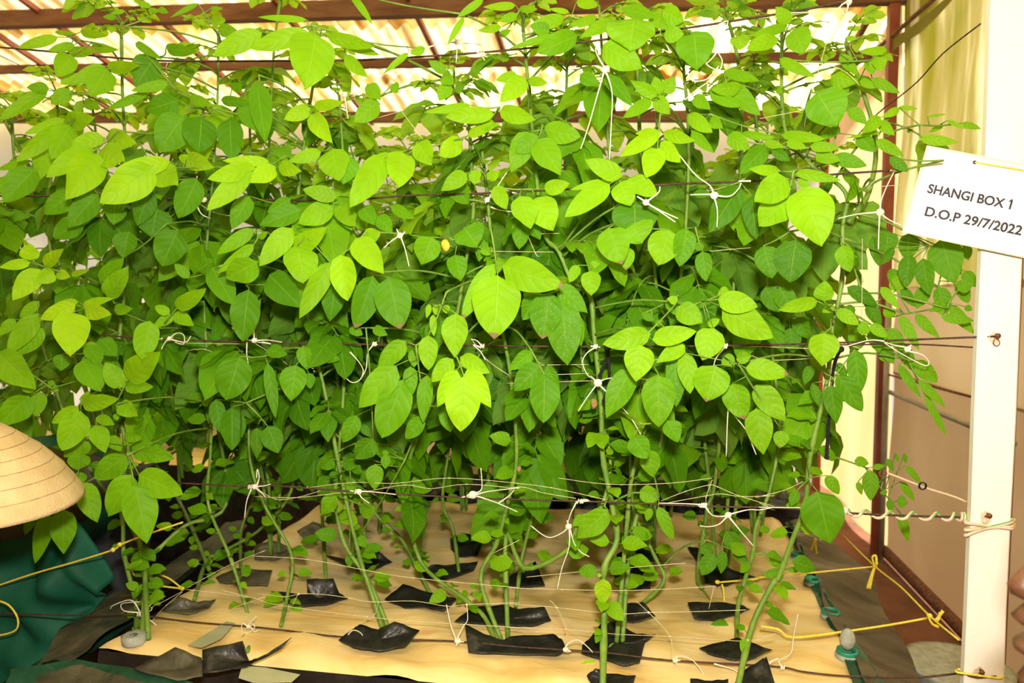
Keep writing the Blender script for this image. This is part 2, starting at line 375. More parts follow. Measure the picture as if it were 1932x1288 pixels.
mb = MB(); mb.tube([(XR-.01,3.05,.98),(XR-.01,4.5,1.00)], .014, 8); struct(mb.build('trim_31', M['grey_pipe']))
mb = MB(); mb.tube([(XR,2.0,.05),(XR,4.5,.05)], .03, 8); struct(mb.build('trim_32', M['rust']))
mb = MB(); mb.tube([(XR-.02,3.1,1.12),(XR-.02,4.5,1.10)], .007, 6); struct(mb.build('trim_33', M['rust']))
# wall brace and its drooping strip of film
a_, b_ = P('C',1500,-60), P('C',860,430)
def wallp(px, py): r = ray(px, py); return CP+r*((XR-.04-CP.x)/r.x)
mb = MB(); mb.tube([wallp(*P('C',1480,-60)), wallp(*P('C',1420,0)), wallp(*P('C',1120,265)), wallp(*P('C',900,430))], .014, 6); struct(mb.build('trim_34', M['beam']))
up = [wallp(*P('C',x,y)) for x, y in ((1560,-60),(1480,0),(1400,70),(1300,150),(1200,215),(1110,300))]
lo = [wallp(*P('C',x,y)) for x, y in ((1610,-50),(1530,0),(1450,90),(1350,185),(1220,265),(1130,355))]
o = mesh_obj('trim_35', up+lo, [(i,i+1,i+7,i+6) for i in range(5)], sheet_material('olive_film', (.30,.28,.08), (.20,.18,.04), .4, .4, (2,2,2), 8)); struct(o)

# ------------------------------------------------------------------ growing boxes
BX0, BX1, BY0, BY1 = -1.06, .452, 1.235, 2.36
def bedtop_z(x, y, amp=.006):
    return BED+amp*(math.sin(x*17+y*5)*math.sin(y*23-x*4)+.6*math.sin(x*41+y*31))
def grow_box(x0, x1, y0, y1, label, side_mat, skew=0, group=None):
    e = empty('growing_box', ((x0+x1)/2, (y0+y1)/2, 0), label, 'growing box', group)
    quadgrid('cover_film', lambda u, v: (x0+(x1-x0)*u-skew*(1-v)*0, y0+(y1-y0)*v, bedtop_z(x0+(x1-x0)*u, y0+(y1-y0)*v)-(.012 if min(u,1-u,v,1-v) < .001 else 0)), 70, 50, M['bed'], e)
    mb = MB()
    def side(p, q):
        n = 24; r = []
        for j, (z, o_) in enumerate(((BED-.01,0),(BED-.10,.008),(BED-.4,.0),(.02,.0))):
            for i in range(n+1):
                t = i/n; wv = .010*math.sin(t*37+j*1.7)*(0 if j == 0 else 1)+o_
                d = Vector((q[1]-p[1], -(q[0]-p[0]), 0)).normalized()
                r.append(Vector((p[0]+(q[0]-p[0])*t, p[1]+(q[1]-p[1])*t, z))+d*wv)
        mb.add(r, [(j*(n+1)+i, j*(n+1)+i+1, (j+1)*(n+1)+i+1, (j+1)*(n+1)+i) for j in range(3) for i in range(n)])
    side((x0,y0),(x1,y0)); side((x1,y0),(x1,y1)); side((x1,y1),(x0,y1)); side((x0,y1),(x0,y0))
    mb.build('side_film', side_mat, e)
    return e
box1 = grow_box(BX0, BX1, BY0, BY1, 'front growing box covered in yellow film behind the white post', M['black_plastic'])
# green edge strip and brown film drape on the right edge, black strips on the left and front edges
def strip(name, mat, parent, L1, L2, sag=.004, n=24, m=5):
    """ruled strip between two polylines"""
    def ev(pl, t):
        t *= len(pl)-1; i = min(int(t), len(pl)-2); return pl[i].lerp(pl[i+1], t-i)
    def f(u, v):
        a, b = ev(L1, u), ev(L2, u); p = a.lerp(b, v); p.z += sag*math.sin(u*31+v*4)*math.sin(v*3.1+.2); p.x += sag*.6*math.sin(u*23+v*7); return p
    return quadgrid(name, f, n, m, mat, parent)
e1 = [B(x, y, BED+.010) for x, y in ((1700,1420),(1668,1288),(1598,1185),(1540,1085),(1510,1020),(1495,985))]
e2 = [B(x, y, BED+.004) for x, y in ((1630,1420),(1612,1288),(1570,1190),(1525,1095),(1498,1020),(1485,985))]
strip('edge_strip', M['green_film'], box1, e2, e1, .003)
d1 = [B(x, y, BED+.014) for x, y in ((1650,1420),(1640,1288),(1585,1200),(1540,1100),(1505,1020),(1485,985))]
d2 = [B(x, y, BED-.05) for x, y in ((1800,1420),(1745,1300),(1680,1170),(1640,1080),(1570,1015),(1520,985))]
strip('edge_drape', M['brown_film'], box1, d1, d2, .012, 40, 10)
l1 = [B(x, y, BED+.008) for x, y in ((130,1250),(190,1205),(260,1150),(330,1090),(410,1040),(470,990))]
l2 = [B(x, y, BED-.03) for x, y in ((60,1262),(120,1185),(200,1130),(290,1085),(370,1030),(430,985))]
strip('edge_strip', M['grey_plastic'], box1, l1, l2, .012, 30, 5)
l3 = [B(x, y, BED-.055) for x, y in ((20,1290),(90,1235),(200,1160),(270,1105),(340,1065))]
l4 = [B(x, y, BED-.035) for x, y in ((80,1300),(150,1245),(245,1180),(310,1120),(375,1070))]
strip('edge_strip', M['green_film'], box1, l4, l3, .002)
f1 = [B(x, y, BED+.008) for x, y in ((20,1262),(140,1243),(260,1262),(380,1290),(470,1310))]
f2 = [B(x, y, BED-.02) for x, y in ((0,1330),(120,1320),(240,1330),(380,1345),(470,1350))]
strip('edge_strip', M['green_film'], box1, f1, f2, .006)
f3 = [B(x, y, BED+.030) for x, y in ((70,1275),(150,1252),(230,1275),(290,1295))]
f4 = [B(x, y, BED+.012) for x, y in ((60,1330),(130,1330),(220,1335),(300,1340))]
strip('edge_strip', M['grey_plastic'], box1, f3, f4, .004)
# grey translucent tape patches on the yellow film
def tape(pts):
    v = [B(x, y, BED+.009) for x, y in pts]
    mesh_obj('tape_patch', v, [tuple(range(len(v)))], noise_mat('grey_tape', (.34,.36,.22), (.46,.45,.28), 12, .25), box1, smooth=False)
tape([P('G',1060,1075),P('G',1180,1000),P('G',1280,940),P('G',1330,950),P('G',1250,1040),P('G',1140,1090)])
tape([P('H',-70,1190),P('H',60,1200),P('H',260,1240),P('H',210,1285),P('H',0,1290),P('H',-90,1260)])
box2 = grow_box(-1.05, .56, 2.52, 4.1, 'second growing box behind the front one, yellow film top with black rim', M['black_plastic'])
strip('edge_strip', M['black_plastic'], box2, [Vector((-1.1,2.38,BED+.02)),Vector((-.3,2.39,BED+.028)),Vector((.2,2.40,BED+.02)),Vector((.5,2.4,BED+.02))],
      [Vector((-1.1,2.66,BED+.024)),Vector((-.3,2.63,BED+.02)),Vector((.2,2.68,BED+.024)),Vector((.6,2.6,BED+.02))], .012, 40, 8)
box3 = grow_box(-1.0, .6, 4.3, 5.7, 'rearmost growing box in line behind the second, partly hidden by stems', M['black_plastic'])
strip('edge_strip', M['grey_plastic'], box3, [Vector((-1.0,4.12,BED+.02)),Vector((.6,4.12,BED+.02))], [Vector((-1.0,4.5,BED+.02)),Vector((.6,4.5,BED+.02))], .02, 40, 8)
box4 = grow_box(-3.6, -1.75, 2.7, 4.6, 'growing box across the left aisle, glimpsed through the stems', M['black_plastic'])
box5 = grow_box(-3.6, -2.1, .6, 2.4, 'growing box left of the person in the green coat', M['black_plastic'])

# black flaps around the stems
FLAPS = [  # polygon in pixels, (lift per corner in mm), dusty
 ([P('G',750,1210),P('G',990,1085),P('G',1140,1145),P('G',1145,1250),P('G',1000,1275)], (2,30,14,5,3), 1),
 ([P('G',1143,1100),P('G',1370,1050),P('G',1410,1170),P('G',1500,1130),P('H',210,1030),P('H',150,1095),P('H',0,1170),P('G',1390,1200),P('G',1145,1235)], (26,34,4,3,34,22,5,3,3), 0),
 ([P('H',475,1045),P('H',590,955),P('H',700,985),P('H',790,940),P('H',935,990),P('H',850,1080),P('H',700,1110),P('H',560,1085)], (3,16,3,30,10,5,3,3), 0),
 ([P('H',1190,955),P('H',1290,1010),P('H',1410,1045),P('I',0,1025),P('I',250,1010),P('I',300,1040),P('I',330,1100),P('I',270,1130),P('I',0,1125),P('H',1210,1115)], (34,8,3,6,14,10,4,3,3,3), 0),
 ([P('I',470,1020),P('I',530,935),P('I',600,940),P('I',720,1010),P('I',830,1015),P('I',770,1060),P('I',740,1170),P('I',650,1190),P('I',410,1120),P('I',415,1075)], (6,20,6,6,22,5,5,3,3,4), 0),
 ([P('I',1075,1090),P('I',1290,1030),P('I',1340,1050),P('I',1490,1100),P('I',1350,1160),P('I',1250,1155),P('I',1130,1120)], (3,8,12,10,3,3,3), 0),
 ([P('I',440,1245),P('I',490,1205),P('I',560,1235),P('I',718,1245),P('I',700,1300),P('I',470,1300)], (4,20,3,8,3,3), 0),
 ([P('I',1310,1230),P('I',1440,1145),P('I',1500,1280),P('I',1500,1320),P('I',1260,1320)], (3,28,6,3,3), 0),
 ([P('J',0,1180),P('J',40,1140),P('J',90,1288),P('J',0,1300)], (4,26,4,3), 0),
 ([P('I',1025,1262),P('I',1150,1275),P('I',1240,1265),P('I',1240,1330),P('I',1030,1330)], (6,3,14,3,3), 0),
 ([P('H',92,770),P('H',300,785),P('H',295,702),P('H',445,697),P('H',480,780),P('H',530,810),P('H',400,845),P('H',220,855)], (14,3,40,40,6,3,3,3), 0),
 ([P('H',735,815),P('H',840,728),P('H',985,775),P('H',1150,810),P('H',1070,880),P('H',970,860),P('H',850,865)], (3,22,6,12,3,3,3), 0),
 ([P('H',400,565),P('H',530,600),P('H',590,510),P('H',650,560),P('H',690,535),P('H',780,605),P('H',670,650),P('H',520,625)], (14,3,12,3,26,3,3,3), 0),
 ([P('H',930,660),P('H',1000,620),P('H',1110,620),P('H',1265,600),P('H',1240,650),P('H',1080,705),P('H',950,700)], (8,3,3,16,3,3,3), 0),
 ([P('H',1130,940),P('H',1230,860),P('H',1400,845),P('H',1498,870),P('I',200,855),P('I',240,935),P('I',130,965),P('I',0,960),P('H',1250,950)], (3,10,8,4,26,6,3,3,3), 0),
 ([P('I',560,890),P('I',660,840),P('I',760,830),P('I',830,910),P('I',700,945),P('I',590,930)], (4,6,30,12,3,3), 0),
 ([P('I',1010,832),P('I',1180,830),P('I',1310,845),P('I',1365,870),P('I',1280,905),P('I',1160,935),P('I',1050,925)], (22,6,10,6,3,3,3), 0),
 ([P('I',590,610),P('I',700,600),P('I',815,650),P('I',800,755),P('I',690,755),P('I',600,730)], (4,20,14,3,3,3), 0),
 ([P('I',610,560),P('I',690,525),P('I',820,525),P('I',870,600),P('I',700,605),P('I',600,600)], (4,12,14,6,3,3), 0),
 ([P('I',0,690),P('I',70,640),P('I',150,600),P('I',205,735),P('I',60,745),P('I',0,740)], (4,6,26,6,3,3), 0),
 ([P('G',910,880),P('G',1010,800),P('G',1120,830),P('G',1222,815),P('G',1180,865),P('G',1060,900)], (4,26,12,14,4,3), 1),
 ([P('G',1220,690),P('G',1330,640),P('H',100,650),P('H',75,735),P('G',1380,730),P('G',1240,720)], (6,8,26,8,3,3), 1),
 ([P('H',0,510),P('H',100,480),P('H',230,530),P('H',310,505),P('H',200,560),P('H',110,600),P('H',0,590)], (6,14,8,22,4,3,3), 1),
 ([P('H',240,430),P('H',330,375),P('H',450,420),P('H',420,470),P('H',300,490)], (8,20,12,6,3), 1),
 ([P('I',1010,520),P('I',1060,520),P('I',1180,600),P('I',1290,660),P('I',1400,690),P('I',1300,700),P('I',1120,690),P('I',1060,600)], (10,12,6,14,6,3,3,3), 0),
 ([P('I',1100,655),P('I',1250,645),P('I',1330,690),P('I',1230,740),P('I',1110,720)], (8,20,10,3,3), 0),
 ([P('H',1105,470),P('H',1180,440),P('H',1300,470),P('H',1260,570),P('H',1160,575),P('H',1110,530)], (8,10,16,4,3,3), 0),
]
flab = ['dusty grey-black plastic flap at the front left corner, left of a curled square one', 'curled square black plastic flap with a pointed right wing, front left of the yellow film',
 'butterfly shaped black plastic flap at the foot of a leafy stem, front row', 'long black plastic flap with an upturned left corner, front row centre', 'large irregular black plastic flap under the thick twin stem, front row',
 'diamond shaped black plastic flap under a small leafy shoot, front row right', 'small black plastic flap cut by the bottom frame edge below the large irregular flap', 'black plastic flap standing up at the right of the slanting stem, bottom edge',
 'small black triangle of plastic at the bottom edge, right of the slanting stem', 'small black plastic flap cut by the bottom frame edge left of the slanting stem', 'black plastic flap with an upright square tab, second row left',
 'black plastic flap with two lobes beside a cut green stub, second row', 'black plastic flap with a folded peak, third row left of centre', 'black plastic flap under a tangle of thin pale stems, third row',
 'wide black plastic flap in the second row centre, behind the long front one', 'black plastic flap with a raised right corner behind the thick twin stem', 'black rectangular plastic flap in the second row, right of centre',
 'upright black plastic flap beside a black rope, third row centre', 'black plastic flap directly behind the one beside the black rope', 'black plastic flap with a raised right corner, left of the looping stem',
 'dusty black plastic flap on the left edge strip of the yellow film', 'dusty wrinkled black plastic flap near the left edge, third row', 'dusty black plastic flap with a long right wing, near the left edge farther back',
 'dusty folded black plastic flap behind the winged one, far left', 'torn black plastic flap at the right of the film, below a bushy plant', 'black plastic flap at the foot of the bushy plant on the right', 'black plastic flap below a dark stem in the fourth row']
def flap(poly, lifts, dusty, label, zb=BED):
    v = []; rings = 4; n = len(poly)
    out = []
    for i in range(n):                       # subdivide the outline
        a, b = poly[i], poly[(i+1) % n]; la, lb = lifts[i], lifts[(i+1) % n]
        for t in (0, .34, .67):
            s_ = 3*t*t-2*t**3
            q = B(a[0]+(b[0]-a[0])*t, a[1]+(b[1]-a[1])*t, zb+.009+(la+(lb-la)*s_)/1000)
            out.append(q)
    c = sum(out, Vector())/len(out); c.z = zb+.011
    N = len(out); fs = []
    for r in range(rings):
        k_ = 1-r/rings
        for i, q in enumerate(out):
            p = c+(q-c)*k_; p.z = c.z+(q.z-c.z)*k_**1.8+.0012*math.sin(i*2.1+r*1.7)
            v.append(p)
    v.append(c)
    for r in range(rings-1):
        for i in range(N): fs.append((r*N+i, r*N+(i+1) % N, (r+1)*N+(i+1) % N, (r+1)*N+i))
    for i in range(N): fs.append(((rings-1)*N+i, (rings-1)*N+(i+1) % N, rings*N))
    o = mesh_obj('plastic_flap', v, fs, M['grey_plastic'] if dusty else M['black_plastic'])
    md = o.modifiers.new('thickness', 'SOLIDIFY'); md.thickness = .0008; md.offset = 1
    tag(o, label, 'plastic flap', 'black plastic flaps around the stems'); return o
for (p, l, d), lb in zip(FLAPS, flab): flap(p, l, d, lb)
# flaps on the second box
rf = random.Random(3)
rl = ['black flap on the second box, leftmost but one','black flap on the second box, just behind the bulky white tie','black flap on the second box, large one behind the bare right stem','black flap on the second box, in the middle behind the looping stem','black flap on the second box, farthest left','black flap on the second box, farthest back of its flaps','black flap on the second box, farthest right']
for i, (px, py) in enumerate(((800,925),(905,905),(1330,912),(1050,900),(640,905),(1190,890),(1420,905))):
    w_ = rf.uniform(26,44); h_ = rf.uniform(10,18)
    poly = [(px+w_*math.cos(t)*rf.uniform(.7,1.2), py-h_*math.sin(t)*rf.uniform(.7,1.2)) for t in (3.6,2.6,1.6,.6,-.4,-1.5)]
    flap(poly, [rf.uniform(2,26) for _ in poly], 0, rl[i])

# green caps along the right edge
def cap(px, py, r, label, plug=False):
    c = B(px, py, BED); e = empty('green_cap', c, label, 'plastic cap', 'green caps along the right edge of the film')
    mb = MB(); prof = [(r*.95,0),(r,.007),(r*.97,.011),(r*.80,.011),(r*.76,.004),(0.001,.003)]; n = 24
    vs = [c+Vector((a*math.cos(2*math.pi*j/n), a*math.sin(2*math.pi*j/n), h+.004)) for a, h in prof for j in range(n)]
    mb.add(vs, [(i*n+j, i*n+(j+1) % n, (i+1)*n+(j+1) % n, (i+1)*n+j) for i in range(len(prof)-1) for j in range(n)])
    mb.build('ring', M['green_cap'], e)
    mb = MB(); n = 20
    vs = [c+Vector((a*math.cos(2*math.pi*j/n), a*math.sin(2*math.pi*j/n), h+.003)) for a, h in ((r*1.12,-.003),(r*1.1,.003),(r*.98,.004)) for j in range(n)]
    mb.add(vs, [(i*n+j, i*n+(j+1) % n, (i+1)*n+(j+1) % n, (i+1)*n+j) for i in range(2) for j in range(n)])
    mb.build('collar', M['grey_foam'], e)
    if plug:
        mb = MB(); mb.ball(c+Vector((0,0,.035)), r*.72, 12, 8, (1,1,1.5)); mb.build('plug', M['grey_foam'], e)
cap(*P('J',222,585), .019, 'green plastic cap ring, farthest of the row at the right film edge')
cap(*P('J',302,730), .019, 'green plastic cap ring, second farthest at the right film edge')
cap(*P('J',405,915), .019, 'green plastic cap ring with a grey collar, second nearest at the film edge')
cap(*P('J',498,1140), .020, 'green plastic cap with a grey plug sticking up, nearest at the film edge', True)

# ------------------------------------------------------------------ leaves
def template(nt_, ns):
    t = np.linspace(0, 1, nt_)**.9
    s = np.linspace(-1, 1, ns)
    tt, ss = np.meshgrid(t, s, indexing='ij')
    faces = []
    for i in range(nt_-1):
        for j in range(ns-1):
            a = i*ns+j; faces.append((a, a+1, a+ns+1, a+ns))
    return tt.ravel(), ss.ravel(), np.array(faces)
TPL = {'hi': template(13, 7), 'mid': template(8, 5), 'lo': template(6, 3)}
def prof(t, tipness=.75):
    a = .58; p = (np.clip(t, 0, 1)**a)*(np.clip(1-t, 0, 1)**tipness)
    tm = a/(a+tipness); return p/((tm**a)*((1-tm)**tipness))
class LeafSet:
    def __init__(s): s.r = []
    def add(s, base, D, N, L, W, tone, curl=.5, fold=.12, brown=0., speck=0., cup=0.):
        s.r.append((tuple(base), tuple(D), tuple(N), L, W, tone, curl, fold, brown, speck, random.uniform(0, 6.28), random.uniform(.78, 1.02), cup))
    def build(s, name, parent, res='mid', stems=None):
        tt, ss, F = TPL[res]; n = len(s.r); m = len(tt)
        if n == 0 and not stems: return None
        V = np.zeros((0, 3)); faces = np.zeros((0, 4), int)
        if n:
            b = np.array([r[0] for r in s.r]); D = np.array([r[1] for r in s.r]); N = np.array([r[2] for r in s.r])
            D /= np.linalg.norm(D, axis=1, keepdims=True); N -= D*(N*D).sum(1, keepdims=True); N /= np.maximum(np.linalg.norm(N, axis=1, keepdims=True), 1e-9)
            Sd = np.cross(D, N)
            A = np.array([r[3:] for r in s.r]); L, W, tone, curl, fold, brown, speck, ph, tp, cup = [A[:, i][:, None] for i in range(10)]
            t = tt[None, :]; q = ss[None, :]
            w_ = prof(t, tp)*W/2
            asym = 1+.06*np.sin(ph)*np.sign(q)
            k = np.where(np.abs(curl) < .02, .02, curl)
            a = L*np.sin(k*t)/k; c = -L*(1-np.cos(k*t))/k
            bb = q*w_*asym*(1-.10*np.abs(fold)*4)
            c = c+fold*np.abs(q)*w_*1.6+.045*W*np.sin(t*12+ph+q*1.7)*np.abs(q)**1.5+cup*q*q*w_
            V = b[:, None, :]+a[..., None]*D[:, None, :]+bb[..., None]*Sd[:, None, :]+c[..., None]*N[:, None, :]
            V = V.reshape(-1, 3)
            faces = (F[None]+(np.arange(n)*m)[:, None, None]).reshape(-1, 4)
        nv_leaf = len(V); nf_leaf = len(faces)
        sv = stems.v if stems else []; sf = stems.f if stems else []
        off = np.array(parent.location)
        if parent.parent is not None: off = off+np.array(parent.parent.location)
        allv = np.concatenate([V, np.array(sv).reshape(-1, 3)]) - off
        ff = faces.tolist()+[tuple(i+nv_leaf for i in f) for f in sf]
        me = bpy.data.meshes.new(name); me.from_pydata(allv.tolist(), [], ff)
        me.materials.append(M['leaf']); me.materials.append(M['stem'])
        mi = np.zeros(len(ff), int); mi[nf_leaf:] = 1; me.polygons.foreach_set('material_index', mi)
        me.polygons.foreach_set('use_smooth', [True]*len(ff))
        ca = me.attributes.new('tone', 'FLOAT_COLOR', 'POINT')
        col = np.ones((len(allv), 4))*.3
        if n:
            for ci, arr in ((0, tone), (1, brown), (2, speck)): col[:nv_leaf, ci] = np.repeat(arr[:, 0], m)
        ca.data.foreach_set('color', col.ravel())
        ul = me.uv_layers.new(name='uv'); li = np.zeros(len(me.loops), int); me.loops.foreach_get('vertex_index', li)
        uvv = np.zeros((len(allv), 2)); 
        if n: uvv[:nv_leaf, 0] = np.tile(ss*.5+.5, n); uvv[:nv_leaf, 1] = np.tile(tt, n)
        ul.data.foreach_set('uv', uvv[li].ravel())
        me.update()
        o = link(bpy.data.objects.new(name, me)); o.parent = parent
        return o

def rv(s=1.): return Vector((random.gauss(0,s), random.gauss(0,s), random.gauss(0,s)))
UP = Vector((0,0,1))
def compound(ls, mb, p0, az, L, droop, tone, elev=.45, pairs=3, sz=1., speck=0):
    """one pinnate potato leaf: arching rachis, paired leaflets growing towards the tip, a large terminal one"""
    d = Vector((math.cos(az)*math.cos(elev), math.sin(az)*math.cos(elev), math.sin(elev)))
    side = d.cross(UP).normalized(); p = Vector(p0); pts = [p.copy()]; n = 7
    for i in range(n):
        d = (d-UP*droop/n*(1+.5*i/n)).normalized(); p = p+d*(L*.62/n); pts.append(p.copy())
    mb.tube(pts, [.0022*sz-.0011*sz*i/n for i in range(n+1)], 4, False)
    def frame(i):
        i = min(max(i, 0), n-1); dd = (pts[i+1]-pts[i]).normalized(); return dd, (side.cross(dd)).normalized()
    dd, nn = frame(n-1)
    tl = L*.42*sz*random.uniform(.9,1.1)
    ls.add(pts[-1], (dd-UP*.25+rv(.08)), nn+rv(.12), tl, tl*random.uniform(.58,.72), tone+random.uniform(-.05,.05), random.uniform(.25,.8), random.uniform(-.02,.22), speck=speck)
    for k_ in range(pairs):
        f = .93-.27*k_; i = f*n; ii = int(min(i, n-1)); q = pts[ii].lerp(pts[ii+1], i-ii); dd, nn = frame(ii)
        ll = L*(.39-.06*k_)*sz
        for sg in (-1, 1):
            l2 = ll*random.uniform(.85,1.12)
            dr = (side*sg*random.uniform(.8,1.05)+dd*random.uniform(.55,.85)-UP*random.uniform(.1,.4)).normalized()
            st = q+dr*.007; mb.tube([q, st], .0010*sz, 4, False)
            ls.add(st, dr+rv(.05), nn+side*sg*.25+rv(.15), l2, l2*random.uniform(.58,.72), tone+random.uniform(-.08,.08), random.uniform(.2,.8), random.uniform(-.02,.22), speck=speck)
        if k_ < 2:
            q2 = pts[max(ii-1, 0)]
            for sg in (-1, 1):
                dr = (side*sg+dd*.4).normalized(); ls.add(q2, dr, nn+rv(.2), .016, .011, tone, .3, .1)

def evalpath(pts, s):
    """point at arc-length s"""
    for i in range(len(pts)-1):
        l = (pts[i+1]-pts[i]).length
        if s <= l or i == len(pts)-2: return pts[i].lerp(pts[i+1], min(max(s/l, 0), 1.05))
        s -= l
def pathlen(pts): return sum((pts[i+1]-pts[i]).length for i in range(len(pts)-1))

def grow(ls, mb, path, zbare, size=.21, step=.05, tone=.42, ypref=0, zb=BED, low_small=True, maxfrontY=None, tip_tone=.25, skip=0.):
    n = int(pathlen(path)/step); az = random.uniform(0, 6.28); ztop = path[-1].z
    for i in range(2, n+1):
        p = evalpath(path, i*step); az += 2.4+random.uniform(-.4,.4)
        h = (p.z-zb)/(max(ztop-zb, .1))
        if p.z < zbare:
            if low_small:
                for _ in range(random.choice((1, 2, 3, 3))):
                    a = random.uniform(0, 6.28); dr = Vector((math.cos(a), math.sin(a), random.uniform(-.3,.7))); l = random.uniform(.018,.052)
                    q = p+dr*.012; mb.tube([p, q], .0008, 4, False)
                    ls.add(q, dr-UP*.2, UP*.9+Vector((0,-.8,0))+rv(.3), l, l*.68, tone+.1+random.uniform(-.15,.15), .4, .1)
            continue
        if random.random() < skip: continue
        L = size*(1-.45*max(0, (h-.8)/.2))*random.uniform(.75,1.15)
        a = az
        if maxfrontY is not None and math.sin(a) < -.1:            # keep away from the wires
            room = p.y-maxfrontY
            if room < L*.9*abs(math.sin(a)): L = max(.06, min(L, room/(.9*abs(math.sin(a)))))
        tn = tone+random.uniform(-.16,.14)+(tip_tone if h > .86 else 0)
        compound(ls, mb, p, a, L, random.uniform(.7,1.9) if h < .9 else random.uniform(.1,.9), tn, random.uniform(.1,.8), random.choice((2,2,3)), 1.15 if L > .12 else 1., speck=1. if random.random() < .25 else 0.)
    # shoot tip: a few small young leaves
    for k_ in range(5):
        compound(ls, mb, path[-1]-UP*.01*k_, k_*1.7+az, size*.36, .5, min(1, tone+.38), .9-.1*k_, 2)

